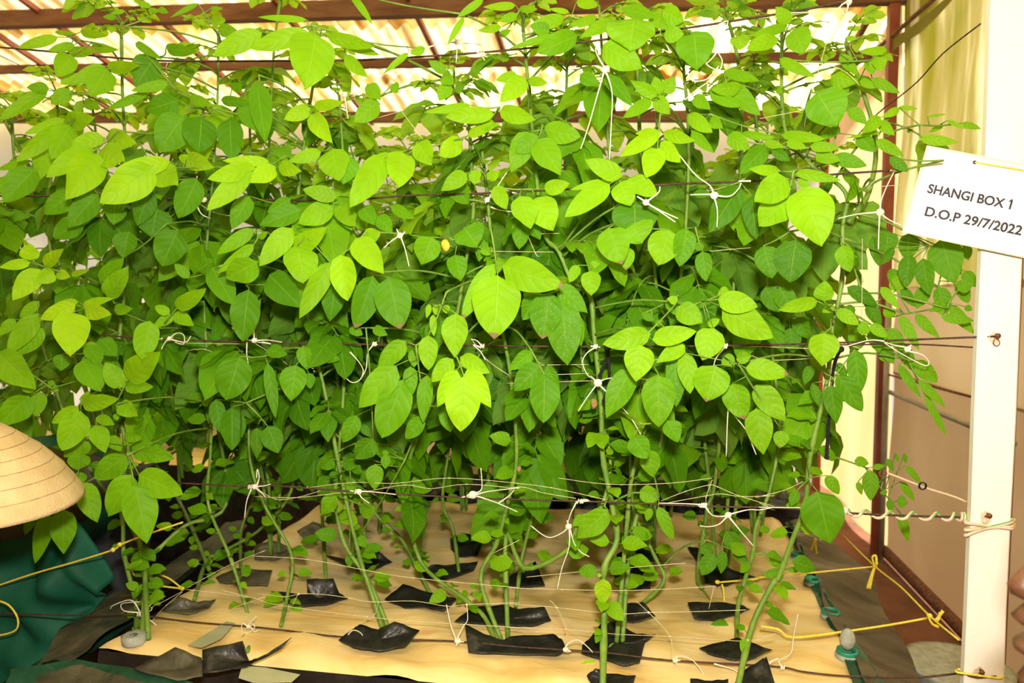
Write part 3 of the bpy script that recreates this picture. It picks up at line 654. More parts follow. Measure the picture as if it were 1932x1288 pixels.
# ---- hero leaves read off the photograph: crop, depth Y, tone, tilt, attach point, leaflets (base x,y, tip x,y, width), flags
HL = [
('A',1.25,.62,.45,(660,735),[(545,862,372,1118,190),(520,832,262,990,115),(560,845,690,905,150),(585,770,385,830,100),(600,765,755,805,115)]),
('A',1.22,.66,.45,(1110,935),[(865,935,565,1135,190),(955,905,650,955,100),(870,930,990,1038,165),(1045,895,1200,935,105),(1010,900,1060,870,50)]),
('A',1.22,.68,.45,(1600,875),[(1405,960,1165,1175,110),(1435,940,1168,1003,105),(1545,935,1405,1022,105),(1510,905,1250,900,60),(1560,930,1685,962,85)]),
('A',1.27,.52,.4,(420,660),[(390,700,290,890,140),(330,705,95,905,90),(365,668,140,750,60),(385,690,525,655,110),(250,790,215,1012,115)]),
('A',1.16,.50,.2,(1745,140),[(1770,190,1710,495,265),(1730,180,1410,272,105),(1470,182,1200,310,110),(1725,112,1450,95,38),(1835,205,2100,262,80)]),
('A',1.28,.50,.4,(760,350),[(600,385,510,540,150),(590,372,390,472,80),(605,385,780,362,75),(430,415,340,470,70)]),
('A',1.28,.52,.4,(530,240),[(405,312,315,428,115),(325,207,103,268,60),(420,250,270,285,50),(380,290,530,290,60),(310,180,430,190,25),(450,180,600,200,50),(510,262,660,280,55)]),
('A',1.30,.28,.2,(1060,600),[(1030,645,890,850,190),(1000,560,820,620,130)]),
('A',1.29,.15,.1,(1180,600),[(1130,655,1110,860,185),(1290,660,1300,895,140)]),
('A',1.27,.35,.15,(1450,420),[(1440,460,1490,800,125)]),
('A',1.27,.66,.3,(1700,560),[(1745,640,1860,800,110),(1742,605,1595,668,85),(1760,600,1925,570,65)]),
('A',1.28,.42,.4,(1000,520),[(945,470,740,508,58),(830,520,605,612,52),(1060,545,1190,590,60),(760,240,905,330,50)]),
('A',1.30,.40,.35,(480,530),[(275,495,150,490,62),(270,505,-5,672,75),(400,508,288,582,80),(470,580,560,600,60)]),
('A',1.29,.38,.3,(190,900),[(200,945,22,1130,150),(165,905,-10,950,45),(120,1000,-60,1080,90)]),
('A',1.31,.22,.2,(850,1000),[(840,1060,770,1262,120),(1105,1000,1000,1222,145),(880,1165,850,1330,190)]),
('A',1.29,.32,.3,(520,1060),[(550,1090,378,1275,135),(390,1090,248,1200,115),(640,1130,640,1258,120),(470,1240,300,1330,120)]),
('A',1.27,.55,.3,(1850,820),[(1865,835,1900,1012,170),(1800,850,1615,905,75),(1890,1110,1700,1062,90),(1870,1165,1675,1250,125),(1900,1150,1990,1270,110)]),
('A',1.30,.34,.3,(1600,1150),[(1690,1175,1458,1262,120),(1630,1110,1500,1190,70),(1400,1100,1300,1280,110)]),
('A',1.33,.25,.2,(900,320),[(870,320,760,480,150),(930,270,1100,290,70)]),
('A',1.33,.45,.3,(690,150),[(650,100,578,95,35),(800,5,800,45,90),(700,60,620,75,25),(830,55,900,65,30),(890,50,945,70,35)]),
('A',1.33,.45,.3,(1220,180),[(1110,20,955,98,28),(1225,160,1350,192,75),(1180,50,1250,45,28),(1180,110,1240,140,40)]),
('A',1.30,.30,.3,(1400,600),[(1390,590,1440,740,150),(1240,560,1400,580,60),(1300,500,1360,470,60)]),
('B',1.25,.62,.4,(700,770),[(250,872,62,1158,150),(350,850,330,1048,170),(440,800,520,925,130),(690,790,560,870,110),(290,862,140,940,60),(720,760,900,690,60)]),
('B',1.26,.60,.4,(1060,440),[(1045,440,905,568,120),(1060,452,1168,465,58),(1000,420,880,450,60)]),
('B',1.26,.62,.35,(900,600),[(900,620,1095,672,100),(870,640,600,655,95),(740,590,480,630,48),(790,700,885,700,75)]),
('B',1.27,.40,.2,(1140,700),[(1110,782,1240,978,155),(1120,765,990,855,105),(1060,740,965,965,135),(1150,725,1352,765,120)]),
('B',1.23,.68,.4,(1800,640),[(1800,735,1578,872,95),(1785,830,1725,995,135),(1800,800,1912,908,90),(1815,745,1990,790,70),(1760,730,1660,750,40)]),
('B',1.25,.46,.35,(1800,560),[(1780,540,1635,452,75),(1755,560,1592,658,75),(1765,550,1855,638,85),(1795,530,1770,430,70),(1820,520,1880,430,90)]),
('B',1.21,.62,.35,(1590,990),[(1515,1030,1268,1215,130),(1585,990,1378,895,110),(1575,1020,1632,1152,140),(1620,1000,1782,1095,110),(1520,1018,1300,1062,50)]),
('B',1.25,.22,.1,(1660,1100),[(1655,1130,1660,1345,255)]),
('B',1.23,.42,.15,(1800,195),[(1655,105,1625,280,270),(1480,250,1690,380,150),(1820,200,1932,190,90),(1810,60,1930,120,110)]),
('B',1.27,.38,.3,(1350,200),[(1335,200,1108,290,120),(1250,195,955,272,45),(1180,180,1070,140,80)]),
('B',1.27,.55,.3,(780,930),[(715,972,572,1068,95),(762,950,760,1035,75),(830,1000,900,960,60)]),
('B',1.25,.60,.2,(1080,1060),[(1010,1100,1075,1278,150),(870,1045,940,1170,90),(1150,1060,1290,1030,90),(1100,1110,1200,1290,170)]),
('B',1.29,.42,.3,(180,560),[(220,572,85,685,110),(160,470,230,560,80),(300,470,330,520,60)]),
('B',1.29,.35,.2,(80,1100),[(60,870,20,1030,130),(130,1160,200,1258,100),(290,1155,420,1225,65),(215,1215,300,1300,90),(0,1100,70,1290,150)]),
('B',1.25,.48,.2,(20,210),[(0,225,222,308,62),(30,315,155,430,75),(390,295,248,412,38),(480,270,400,300,50)]),
('B',1.22,.48,.2,(700,80),[(700,95,608,250,38),(810,-5,665,95,42),(60,-40,185,132,45)]),
('B',1.33,.50,.4,(1010,60),[(910,150,780,172,45),(1000,85,895,118,50),(990,30,810,40,45),(1010,50,1110,50,40),(900,200,960,170,40)]),
('B',1.30,.52,.4,(1290,90),[(1265,100,1070,150,75),(1445,95,1298,142,55),(1535,120,1358,205,75),(1290,70,1180,50,30),(1330,10,1450,30,60)]),
('B',1.27,.45,.4,(1720,60),[(1590,50,1765,95,80),(1740,85,1850,165,75),(1840,90,1935,140,80)]),
('B',1.32,.34,.2,(1500,420),[(1490,410,1640,590,90),(1560,420,1590,330,100),(1350,420,1460,480,80)]),
('B',1.33,.45,.3,(640,380),[(580,420,640,470,80),(620,470,560,560,80),(600,400,500,340,60)]),
('C',1.18,.56,.3,(640,960),[(605,1000,425,1130,160),(680,1055,800,1372,250),(612,1115,448,1262,175),(560,962,390,945,62),(645,965,900,1010,62),(660,1012,732,1042,48)]),
('C',1.26,.22,.2,(460,820),[(490,820,335,972,115),(520,840,620,900,60)]),
('C',1.20,.36,.1,(740,500),[(770,515,885,700,225)]),
('C',1.27,.48,.3,(600,170),[(555,215,380,272,85),(640,165,700,295,140),(600,150,400,200,60),(340,200,340,280,110),(620,130,540,40,80)]),
('C',1.24,.40,.05,(60,170),[(80,180,100,388,215)]),
('C',1.30,.48,.3,(1060,340),[(560,330,755,430,62),(1165,282,1008,290,50),(1110,315,1132,402,75),(1060,335,1085,418,70),(900,305,1000,420,60),(930,215,1000,215,28),(1080,440,1235,522,55),(1010,450,1105,492,45),(850,420,1000,460,110)]),
('C',1.28,.52,.3,(1180,650),[(1125,655,1025,748,78),(1235,610,1140,655,45),(1120,680,1205,758,60),(1130,740,930,775,22),(1100,785,1255,875,62)]),
('C',1.40,.50,.3,(1350,700),[(1350,775,1565,800,60),(1500,675,1605,722,25),(1585,690,1690,722,38),(1390,655,1495,640,16),(1230,602,1335,610,28),(1480,700,1400,742,30)]),
('C',1.29,.42,.4,(360,480),[(350,490,180,500,80),(170,520,342,600,72),(240,480,452,642,115),(250,400,445,452,62),(80,540,172,612,72)]),
('C',1.28,.50,.4,(170,640),[(50,640,180,742,80),(65,735,190,855,62),(175,660,240,720,70),(350,745,535,772,45),(570,755,812,780,62)]),
('C',1.27,.48,.4,(560,820),[(475,800,585,825,52),(600,795,712,830,55),(270,760,395,835,95),(730,820,900,830,60),(760,870,900,900,70)]),
('C',1.28,.16,.1,(340,1020),[(335,1040,170,1300,160),(405,1095,430,1340,120),(80,1085,182,1092,52)]),
('C',1.30,.35,.3,(900,640),[(950,610,1050,695,70),(900,720,780,790,60),(1000,760,1100,850,90),(860,880,1050,930,80)]),
('C',1.24,.25,.1,(1480,900),[(1180,880,1280,960,60)]),
('D',1.22,.74,.35,(470,450),[(400,475,398,715,190),(425,432,222,510,95),(470,445,620,485,105),(465,432,630,395,50),(440,410,320,425,42)]),
('D',1.22,.72,.4,(260,225),[(170,192,-5,220,62),(170,180,165,88,95),(228,232,72,402,115),(300,240,205,305,90),(320,255,392,275,62),(400,265,498,235,36),(252,212,350,118,72)]),
('D',1.28,.42,.2,(640,420),[(600,388,720,220,115),(560,300,690,170,80)]),
('D',1.26,.50,.2,(900,560),[(990,450,1152,340,95),(952,482,868,438,58),(975,492,862,548,60),(970,480,1088,545,75),(640,455,740,455,66)]),
('D',1.27,.48,.2,(260,520),[(215,480,45,700,110),(85,510,-5,605,60),(240,560,110,705,100),(220,410,110,500,60)]),
('D',1.22,.52,.2,(650,985),[(840,520,795,738,135),(720,850,890,695,155),(700,890,858,890,82),(690,893,590,755,112),(668,985,770,1055,95),(650,1040,655,1080,36),(470,650,570,700,60)]),
('D',1.27,.34,.15,(500,700),[(460,735,565,912,145),(495,655,562,765,95),(350,705,340,800,90),(560,620,650,720,100)]),
('D',1.22,.58,.3,(450,960),[(460,990,660,955,100),(440,1000,292,1092,82),(452,1025,350,1245,155),(460,975,500,915,45)]),
('D',1.24,.44,.2,(290,900),[(165,940,-10,1105,150),(-10,700,195,900,165),(205,900,110,880,72),(220,915,200,1055,85),(290,900,330,910,50),(290,850,280,890,35)]),
('D',1.26,.46,.2,(480,1180),[(530,1108,592,1258,105),(540,1060,642,1100,58),(690,1195,798,1180,65),(740,1225,965,1275,100),(490,1170,360,1285,130),(610,1170,680,1250,70)]),
('D',1.20,.45,.0,(1450,160),[(1445,190,1268,280,160)]),
('D',1.26,.26,.05,(1380,320),[(1395,345,1362,632,160)]),
('D',1.27,.32,.2,(1240,210),[(1190,228,1310,432,140),(1110,240,1192,180,95),(1060,280,980,200,60)]),
('D',1.23,.50,.3,(1445,10),[(1425,90,1218,255,70),(1425,5,1218,145,80),(1450,60,1500,20,35)]),
('D',1.23,.58,.25,(1700,30),[(1640,0,1455,212,125),(1665,100,1702,305,185),(1850,190,1680,505,120),(1645,125,1830,0,115)]),
('D',1.29,.16,.1,(1600,240),[(1510,262,1690,445,170),(1880,300,1850,520,130)]),
('D',1.27,.28,.1,(1480,720),[(1345,720,1270,962,195),(1500,755,1545,1062,72),(1500,680,1610,710,80)]),
('D',1.27,.30,.1,(1680,740),[(1660,768,1632,968,150),(1700,660,1720,795,85),(1730,810,1740,900,60),(1760,680,1900,740,90)]),
('D',1.30,.20,.1,(1380,980),[(1300,1005,1300,1242,145),(1210,960,1240,1150,90),(1500,1110,1560,1260,120),(1440,1120,1440,1290,70)]),
('D',1.30,.18,.1,(930,-20),[(1000,10,908,212,175),(720,20,690,170,130),(690,170,570,280,80)]),
('E',1.19,.56,.12,(850,0),[(888,265,868,622,278),(915,208,1252,325,185),(870,200,690,510,110)],'b'),
('E',1.26,.30,.08,(1235,350),[(1180,362,1140,618,190),(1245,412,1280,768,205),(1230,322,1392,475,110),(1110,375,1030,515,135)],'bs'),
('E',1.27,.26,.08,(170,255),[(280,275,340,562,205),(190,268,90,560,160)],'b'),
('E',1.22,.64,.15,(150,20),[(10,150,45,405,155),(92,58,245,255,155),(150,60,230,20,90)]),
('E',1.20,.62,.08,(600,360),[(655,478,650,722,150),(500,600,500,795,108),(525,485,530,605,42),(505,425,490,505,34),(600,430,600,480,45),(540,430,540,490,35)]),
('E',1.18,.68,.12,(640,680),[(700,832,680,1138,195),(660,795,552,1002,110),(715,792,850,1005,125),(640,735,518,862,100),(680,720,842,812,95)]),
('E',1.24,.40,.1,(430,660),[(320,770,112,1005,160),(360,850,240,1172,200),(372,632,215,785,115),(400,775,400,950,85),(495,822,470,1088,90),(470,1060,375,1180,92),(590,1000,625,1142,95),(415,680,420,780,60)]),
('E',1.22,.30,.12,(1080,690),[(1150,820,1145,1088,175),(1130,768,982,912,135),(1082,690,952,795,90),(1165,770,1232,905,75)]),
('E',1.20,.60,.2,(1720,600),[(1690,655,1665,858,170),(1745,590,1482,652,125),(1755,625,2000,580,115),(1940,660,1780,752,95),(1900,410,1840,395,50)],'s'),
('E',1.25,.34,.08,(1700,760),[(1790,820,1790,1115,190),(1640,790,1498,1062,155),(1880,700,1890,1000,110)],'s'),
('E',1.26,.50,.15,(1410,200),[(1408,240,1415,378,115),(1340,208,1290,305,65),(1400,210,1465,200,40)]),
('E',1.23,.50,.12,(1560,-30),[(1510,0,1582,202,190),(1640,-20,1702,82,200),(1850,10,1790,205,175),(1625,110,1605,235,85)],'b'),
('E',1.28,.38,.1,(620,60),[(520,50,460,205,160),(700,0,775,105,190),(650,150,680,300,120),(800,110,850,150,60)]),
('E',1.26,.34,.15,(1700,1100),[(1650,1160,1725,1290,125),(1840,1080,1900,1200,110)]),
('E',1.30,.30,.1,(1900,380),[(1835,400,1940,500,75),(1700,480,1770,520,45),(1770,540,1820,520,40)]),
('E',1.29,.30,.1,(150,560),[(190,560,270,600,60),(60,560,130,600,60),(100,1050,20,1200,100),(190,1180,90,1290,130)]),
('F',1.26,.26,.1,(90,0),[(40,0,0,215,130),(130,130,148,298,95),(85,100,140,110,50)]),
('F',1.27,.20,.05,(620,20),[(655,65,618,302,200),(470,100,520,280,140)]),
('F',1.23,.50,.15,(910,80),[(912,95,955,245,100)]),
('F',1.25,.52,.2,(850,450),[(775,410,558,458,82),(810,410,815,295,105),(880,460,1005,542,75),(1030,600,1040,520,65),(1070,540,1165,612,65),(870,440,800,470,50)]),
('F',1.23,.55,.2,(80,430),[(215,400,435,440,130),(240,440,518,615,175),(-10,440,125,530,130),(190,560,130,740,160),(160,550,225,510,50),(280,350,215,380,70)],'s'),
('F',1.22,.56,.08,(850,560),[(810,588,800,772,170)]),
('F',1.22,.50,.12,(330,760),[(370,785,608,820,125),(320,735,405,715,75),(200,770,150,972,215),(30,700,60,925,110),(300,870,362,1072,155),(425,880,590,1082,135),(430,1010,470,1268,155),(575,1135,560,1232,85),(245,720,310,770,80)],'bs'),
('F',1.30,.22,.05,(860,850),[(850,880,880,1095,105),(885,820,1022,1025,115),(985,680,1010,925,110),(745,870,780,995,52),(870,760,940,830,60),(740,770,700,880,60)]),
('F',1.36,.46,.2,(1260,480),[(1130,330,1232,452,55),(1240,490,1342,682,62),(1325,480,1455,615,60),(1440,400,1480,490,60),(1520,430,1650,592,65),(1200,500,1150,440,60),(1180,290,1270,330,90)]),
('F',1.38,.42,.15,(1280,740),[(1230,765,1352,950,52),(1340,850,1490,1002,52),(1375,930,1492,1158,42),(1330,740,1442,865,95),(1200,640,1110,600,45),(1120,700,1200,740,60),(1040,600,960,700,55)]),
('F',1.38,.25,.1,(1400,100),[(1365,170,1402,375,100),(1290,150,1270,332,95),(1470,60,1540,310,170),(1200,110,1130,205,52),(1170,20,1155,155,120),(1080,50,1122,215,55),(1230,240,1175,300,90),(1290,30,1280,180,110),(1600,100,1620,180,60)]),
('F',1.40,.30,.1,(1450,330),[(1450,330,1500,480,90),(1560,300,1620,420,70),(1380,330,1330,450,80),(1600,240,1660,330,70),(1500,180,1580,260,80)]),
('F',1.39,.36,.1,(1100,560),[(1080,560,1120,700,80),(1180,560,1250,690,75),(1000,560,960,660,70),(1130,640,1200,760,70),(1240,640,1310,800,75)]),
('F',1.40,.22,.05,(1050,440),[(940,330,1110,440,80),(1050,430,1130,560,75),(980,440,900,500,60),(1250,330,1320,440,60)]),
('F',1.40,.24,.05,(600,330),[(560,330,640,480,120),(480,330,560,470,110),(660,500,720,620,100),(620,560,640,700,110)]),
('F',1.36,.40,.2,(1500,450),[(1470,500,1650,520,60),(1560,350,1640,300,80),(1600,440,1640,460,40),(1500,420,1400,470,45)]),
('G',1.17,.44,.12,(720,0),[(760,168,830,495,190),(752,112,610,347,162),(785,110,1028,222,158),(712,0,535,135,135),(760,60,725,75,28),(755,45,782,60,25),(745,-25,980,20,100),(705,-110,800,-90,60)]),
('G',1.24,.40,.1,(420,200),[(360,308,360,555,135),(262,320,200,612,95),(460,155,550,380,120),(460,-10,430,85,115),(200,300,140,450,60),(480,150,430,100,60)]),
('H',1.36,.40,.1,(850,30),[(680,52,680,195,98),(745,0,740,80,55),(740,-30,740,15,40),(460,225,385,335,100),(555,160,545,240,60),(600,330,680,290,100),(590,460,630,520,60)]),
('H',1.40,.30,.1,(540,60),[(440,20,380,80,90),(500,40,580,70,70),(560,100,600,60,60),(440,90,460,150,50),(520,320,500,390,50),(535,560,540,640,45)]),
('I',1.30,.42,.05,(540,290),[(560,310,390,468,140)],'s'),
('I',1.34,.40,.1,(850,240),[(845,290,932,490,72),(790,-30,815,125,120),(740,200,850,250,100),(800,300,780,375,45)],'b'),
('I',1.33,.75,.1,(520,690),[(530,700,530,842,95),(500,680,525,680,20)]),
('I',1.33,.80,.2,(530,1185),[(500,1185,408,1178,48)]),
('I',1.50,.30,.1,(1120,480),[(1160,560,1090,680,90),(1210,540,1200,670,60),(1080,520,1150,550,60),(1270,540,1350,600,70),(1230,430,1300,560,90),(1060,340,980,345,60)]),
('I',1.55,.34,.1,(1200,1000),[(1240,960,1140,960,60),(1200,1050,1120,1050,35),(1230,1000,1290,960,60),(1200,1100,1160,1140,30),(1330,1080,1260,1060,60),(1330,1110,1270,1140,60)]),
('J',1.33,.34,.05,(290,130),[(330,205,400,500,230),(380,115,450,222,72),(215,200,180,290,58)]),
('J',1.50,.40,.1,(600,70),[(630,85,630,255,85),(540,30,620,50,60),(640,70,710,60,35),(560,150,580,225,35),(700,200,715,225,40),(830,60,915,160,40),(800,150,880,260,45),(740,250,740,320,40),(780,260,840,270,70),(800,330,845,490,55),(720,20,760,90,35),(770,-10,790,40,25),(820,-10,830,50,25)]),
('J',1.42,.40,.1,(120,650),[(130,630,50,600,40),(120,660,20,680,55),(110,660,115,720,50),(160,645,240,650,35),(125,620,120,590,35),(40,830,85,865,35)]),
]

# ---- front plants: label, stems as pixel polylines with depth (first point stands on the film)
def pl(c, *pts): return [(P(c, x, y)) for x, y in pts]
FP = [
('tall potato plant in the grey foam collar at the front left corner', (255,1207), [
   [(257,1142,1.40),(234,1045,1.42),(230,975,1.43),(200,850,1.45),(150,700,1.46),(110,560,1.48),(90,400,1.5),(110,250,1.52),(105,170,1.52)],
   [(273,1092,1.42),(260,1001,1.43),(240,850,1.44),(215,720,1.44),(230,600,1.46),(245,400,1.5),(232,200,1.5),(229,40,1.5)],
   [(275,1065,1.43),(300,1035,1.46),(350,991,1.5),(427,951,1.55),(410,800,1.6),(370,600,1.6),(340,330,1.6),(330,150,1.58)]], .0052, 780),
('potato plant with a thin kinked stem rising through the curled square flap, front left', (467,1228), [
   [(473,1182,1.40),(437,1058,1.44),(393,951,1.48),(397,858,1.48),(398,760,1.48),(385,560,1.5),(400,350,1.5),(410,200,1.5),(412,65,1.5)]], .0042, 700),
('potato plant arching straight out of bare yellow film left of the upright tab', (530,1180), [
   [(542,1125,1.47),(550,1045,1.5),(497,948,1.5),(470,850,1.52),(478,700,1.55),(500,450,1.55),(515,120,1.55),(532,-20,1.5)]], .0042, 720),
('potato plant densely clad in small leaves, rising from the butterfly shaped flap', (722,1187), [
   [(703,1125,1.40),(680,1055,1.42),(647,915,1.42),(616,753,1.42),(582,598,1.42),(560,400,1.45),(600,100,1.48)],
   [(693,1091,1.43),(650,1025,1.45),(633,941,1.46),(640,850,1.46),(650,700,1.48),(655,450,1.5),(640,180,1.5)]], .0050, 900),
('potato plant whose long stem slants up leftward across the centre of the film', (935,1210), [
   [(915,1165,1.42),(880,1132,1.45),(793,1058,1.5),(767,925,1.5),(775,858,1.48),(803,787,1.45),(850,650,1.42),(878,500,1.40),(893,400,1.40),(890,330,1.42),(880,210,1.45),(840,150,1.45)],
   [(907,1092,1.44),(937,1025,1.46),(960,940,1.45),(975,858,1.44),(962,699,1.42),(935,560,1.38),(925,430,1.38),(916,336,1.40),(905,250,1.42)],
   [(955,1010,1.45),(990,1072,1.40),(1070,1037,1.38),(1094,978,1.37),(1135,955,1.40),(1150,850,1.45),(1100,700,1.5),(1090,500,1.5)]], .0050, 760),
('potato plant with twin straight stems out of the large irregular flap, centre right', (1163,1215), [
   [(1174,1092,1.44),(1184,975,1.46),(1194,891,1.46),(1230,760,1.48),(1280,560,1.48),(1300,300,1.5),(1290,130,1.5)],
   [(1180,1130,1.46),(1195,1000,1.5),(1225,900,1.52),(1250,800,1.52),(1240,560,1.52),(1210,300,1.52),(1200,40,1.5)]], .0050, 760),
('potato plant whose thick pale nodded stem passes just left of the short black rope', (1137,1300), [
   [(1140,1158,1.34),(1140,1072,1.35),(1164,1018,1.37),(1154,948,1.38),(1137,858,1.39),(1134,760,1.39),(1121,632,1.39),(1113,558,1.39),(1081,534,1.40),(1054,474,1.40),(1024,430,1.42),(1005,250,1.45),(985,30,1.45)]], .0062, 700),
('potato plant whose long slanting stem climbs beside the long black rope', (1391,1300), [
   [(1420,1178,1.38),(1460,1098,1.40),(1469,1088,1.40),(1495,1018,1.40),(1519,951,1.40),(1529,858,1.40),(1561,716,1.40),(1568,632,1.40),(1588,534,1.40),(1590,430,1.40),(1595,363,1.40),(1530,310,1.42),(1480,240,1.44),(1475,60,1.45)],
   [(1600,420,1.45),(1640,360,1.48),(1650,250,1.5),(1595,80,1.5)]], .0056, 700),
('potato plant rising from the diamond shaped flap with small shoots at its foot', (1390,1202), [
   [(1394,1135,1.48),(1420,1045,1.48),(1427,991,1.48),(1454,918,1.5),(1470,800,1.52),(1450,600,1.52),(1440,400,1.52),(1420,150,1.5)]], .0046, 740),
('potato plant with a bare straight stem behind the upright square tab', (615,1090), [
   [(608,975,1.75),(600,860,1.75),(620,650,1.72),(650,400,1.7),(690,270,1.65)]], .0046, 820),
('potato plant cut back to a green stub beside the two-lobed flap and leaning left', (813,1122), [
   [(760,1020,1.70),(700,950,1.72),(700,800,1.72),(720,650,1.7),(750,420,1.65),(790,280,1.6)]], .0046, 820),
('potato plant rising out of the tangle of thin pale stems in the third row', (866,1082), [
   [(855,1000,1.8),(835,940,1.8),(850,800,1.8),(845,500,1.75),(830,270,1.7)]], .0044, 820),
('potato plant rising beside the black rope in the third row', (1190,1085), [
   [(1190,1000,1.85),(1210,800,1.85),(1235,500,1.8),(1240,80,1.7)]], .0046, 820),
('bushy-footed potato plant at the right of the film, behind the rectangular flap', (1325,1110), [
   [(1317,1075,1.72),(1335,960,1.74),(1350,900,1.74),(1380,600,1.7),(1400,200,1.65),(1370,20,1.6)]], .0056, 800),
('potato plant from the wide second-row flap just left of the looping stem', (973,1145), [
   [(985,1050,1.65),(1010,950,1.66),(1040,800,1.66),(1060,500,1.62),(1070,110,1.6)]], .0044, 800),
('potato plant with a sharply elbowed stem right of the twin stem', (1196,1150), [
   [(1252,1098,1.58),(1236,1050,1.6),(1200,975,1.62),(1190,900,1.62),(1180,650,1.6),(1150,300,1.58),(1130,10,1.55)]], .0046, 800),
('potato plant in the left edge strip with a slanting stem crossing the dark aisle', (367,1130), [
   [(390,1058,1.68),(425,1038,1.7),(500,990,1.7),(555,900,1.68),(530,700,1.65),(480,400,1.62),(470,160,1.6)]], .0048, 800),
('potato plant at the dusty wrinkled flap near the left edge', (455,1085), [
   [(455,1000,1.85),(480,900,1.85),(430,700,1.8),(330,450,1.75),(280,150,1.7)]], .0044, 820),
('potato plant leaning left over the aisle from the dusty edge strip', (300,1140), [
   [(250,1000,1.6),(150,850,1.62),(80,650,1.62),(40,450,1.6),(20,200,1.55)],
   [(270,980,1.65),(200,800,1.7),(130,560,1.7),(60,330,1.65),(-20,180,1.6)]], .005, 800),
('potato plant leaning out of the left edge behind the coat, dark leaves in shade', (395,1075), [
   [(330,930,1.95),(230,780,1.95),(140,550,1.9),(180,300,1.85),(170,180,1.8)],
   [(340,950,1.95),(330,750,1.95),(300,500,1.9),(330,250,1.85)]], .005, 820),
]
plants = []
random.seed(11)
for label, (bx, by), stems, rad, ybare in FP:
    b0 = B(bx, by, BED+.006)
    e = empty('potato_plant', b0, label, 'potato plant', 'potato plants in the front growing box')
    paths = []
    ls = LeafSet(); mb = MB()
    for i, st in enumerate(stems):
        pts = [b0+Vector((.012*i, .004*i, 0))]+[T(x, y, Y) for x, y, Y in st]
        if i > 0 and (Vector(pts[1])-b0).length > .28: pts = pts[1:]           # side branch, starts on the main stem
        rs = [rad*(1-.45*j/len(pts)) for j in range(len(pts))]
        pts, rs = smooth_path(pts, rs, 5)
        # knuckled nodes
        rs = [r*(1.25 if j % 7 == 3 else 1) for j, r in enumerate(rs)]
        s_ = MB(); s_.tube(pts, rs, 8); s_.build('stem', M['stem'], e)
        paths.append(pts)
        zb_ = T(bx, ybare, b0.y).z
        grow(ls, mb, pts, zb_, .26, .055, .30, maxfrontY=1.37 if bx > 1300 else 1.31, skip=.34 if by > 1150 else .15)  # low fill-leaf tone paints shade into the gaps between front leaves
    ls.build('foliage', e, 'mid', mb)
    plants.append((e, paths))
# hero leaves become parts of the nearest plant
random.seed(5)
allpts = [(p, ei) for ei, (e, paths) in enumerate(plants) for pts in paths for p in pts]
for h in HL:
    c, Y, tone, tilt, att, lfl = h[:6]; flg = h[6] if len(h) > 6 else ''
    kk = .33645 if c in 'ABCDEF' else .33378
    ap = T(*P(c, *att), Y+.02)
    best = min(allpts, key=lambda q: (q[0]-ap).length+(.3 if q[0].y < Y else 0))
    e = plants[best[1]][0]; sp = best[0]
    ls = LeafSet(); mb = MB()
    bases = []
    for i, (x0, y0, x1, y1, wd) in enumerate(lfl):
        yy = Y+(.0 if i == 0 else .012*i)+random.uniform(-.004,.004)
        b = T(*P(c, x0, y0), yy); flat = T(*P(c, x1, y1), yy); ln = (flat-b).length
        tl = tilt*random.uniform(.7,1.3)
        tp = T(*P(c, x1, y1), yy-ln*tl)
        D = tp-b; v = (b-CP).normalized()
        side = D.cross(v).normalized(); N = side.cross(D).normalized()
        if N.dot(v) > 0: N = -N
        roll = random.uniform(-.28,.28); N = (N+side*roll).normalized()
        W = wd*kk/FPX*(b-CP).dot(RM @ Vector((0,0,-1)))*1.03
        curl = random.uniform(.1,.45)
        L = D.length*1.02
        D2 = (D.normalized()+N*curl*.45).normalized()
        ls.add(b, D2, N, L, W, min(1, max(0, tone+random.uniform(-.06,.06))), curl, random.uniform(.0,.16), brown=1. if ('b' in flg and (i == 0 or random.random() < .5)) else 0., speck=1. if 's' in flg else (.6 if random.random() < .2 else 0), cup=0)
        bases.append(b)
    ctr = bases[0]
    # rachis from the attach point along the leaflet bases, petiole back to the stem
    far = max(bases, key=lambda q: (q-ap).length)
    rach = [ap, ap.lerp(far, .5)+Vector((0,.006,-.002)), far] if (far-ap).length > .01 else [ap, far]
    mb.tube(rach, [.0018,.0015,.001][:len(rach)], 5, sub=3)
    for b in bases:
        if b is far: continue
        # foot on the rachis
        t_ = min(max((b-ap).dot(far-ap)/max((far-ap).length_squared, 1e-9)-.05, 0), 1); f_ = ap.lerp(far, t_)
        if (b-f_).length > .002: mb.tube([f_+Vector((0,.003,0)), b], [.0012,.0009], 4)
    mid_ = ap.lerp(sp, .5)+Vector((0,.01,.012))
    if (ap-sp).length > .004: mb.tube([ap, mid_, sp], [.0018,.0021,.0024], 5, sub=4)
    ls.build('leaf', e, 'hi', mb)

# ---- rear of the front box: grown plants, then copies in the boxes behind
def proto_plant(base, h, lab, grp, zbare, n_st=2, size=.19, res='lo', tone=.40, spread=.10, step=.06):
    e = empty('potato_plant', base, lab, 'potato plant', grp)
    ls = LeafSet(); mb = MB()
    for k_ in range(n_st):
        a = random.uniform(0, 6.28); x = Vector((math.cos(a)*spread, math.sin(a)*spread, 0))
        pts = [base+x*.1, base+x*.3+UP*h*.25+rv(.01), base+x*.7+UP*h*.5+rv(.02), base+x+UP*h*.75+rv(.02), base+x*1.3+UP*h]
        pts, rs = smooth_path(pts, [.005,.0048,.0042,.0035,.0022], 5)
        s_ = MB(); s_.tube(pts, rs, 6); s_.build('stem', M['stem'], e)
        grow(ls, mb, pts, base.z+zbare*random.uniform(.8,1.2), size, step, tone, zb=base.z)
    ls.build('foliage', e, res, mb)
    return e
def copy_tree(o, parent=None):
    c = o.copy(); S.collection.objects.link(c)
    if parent: c.parent = parent
    for ch in list(o.children): copy_tree(ch, c)
    return c
random.seed(21)
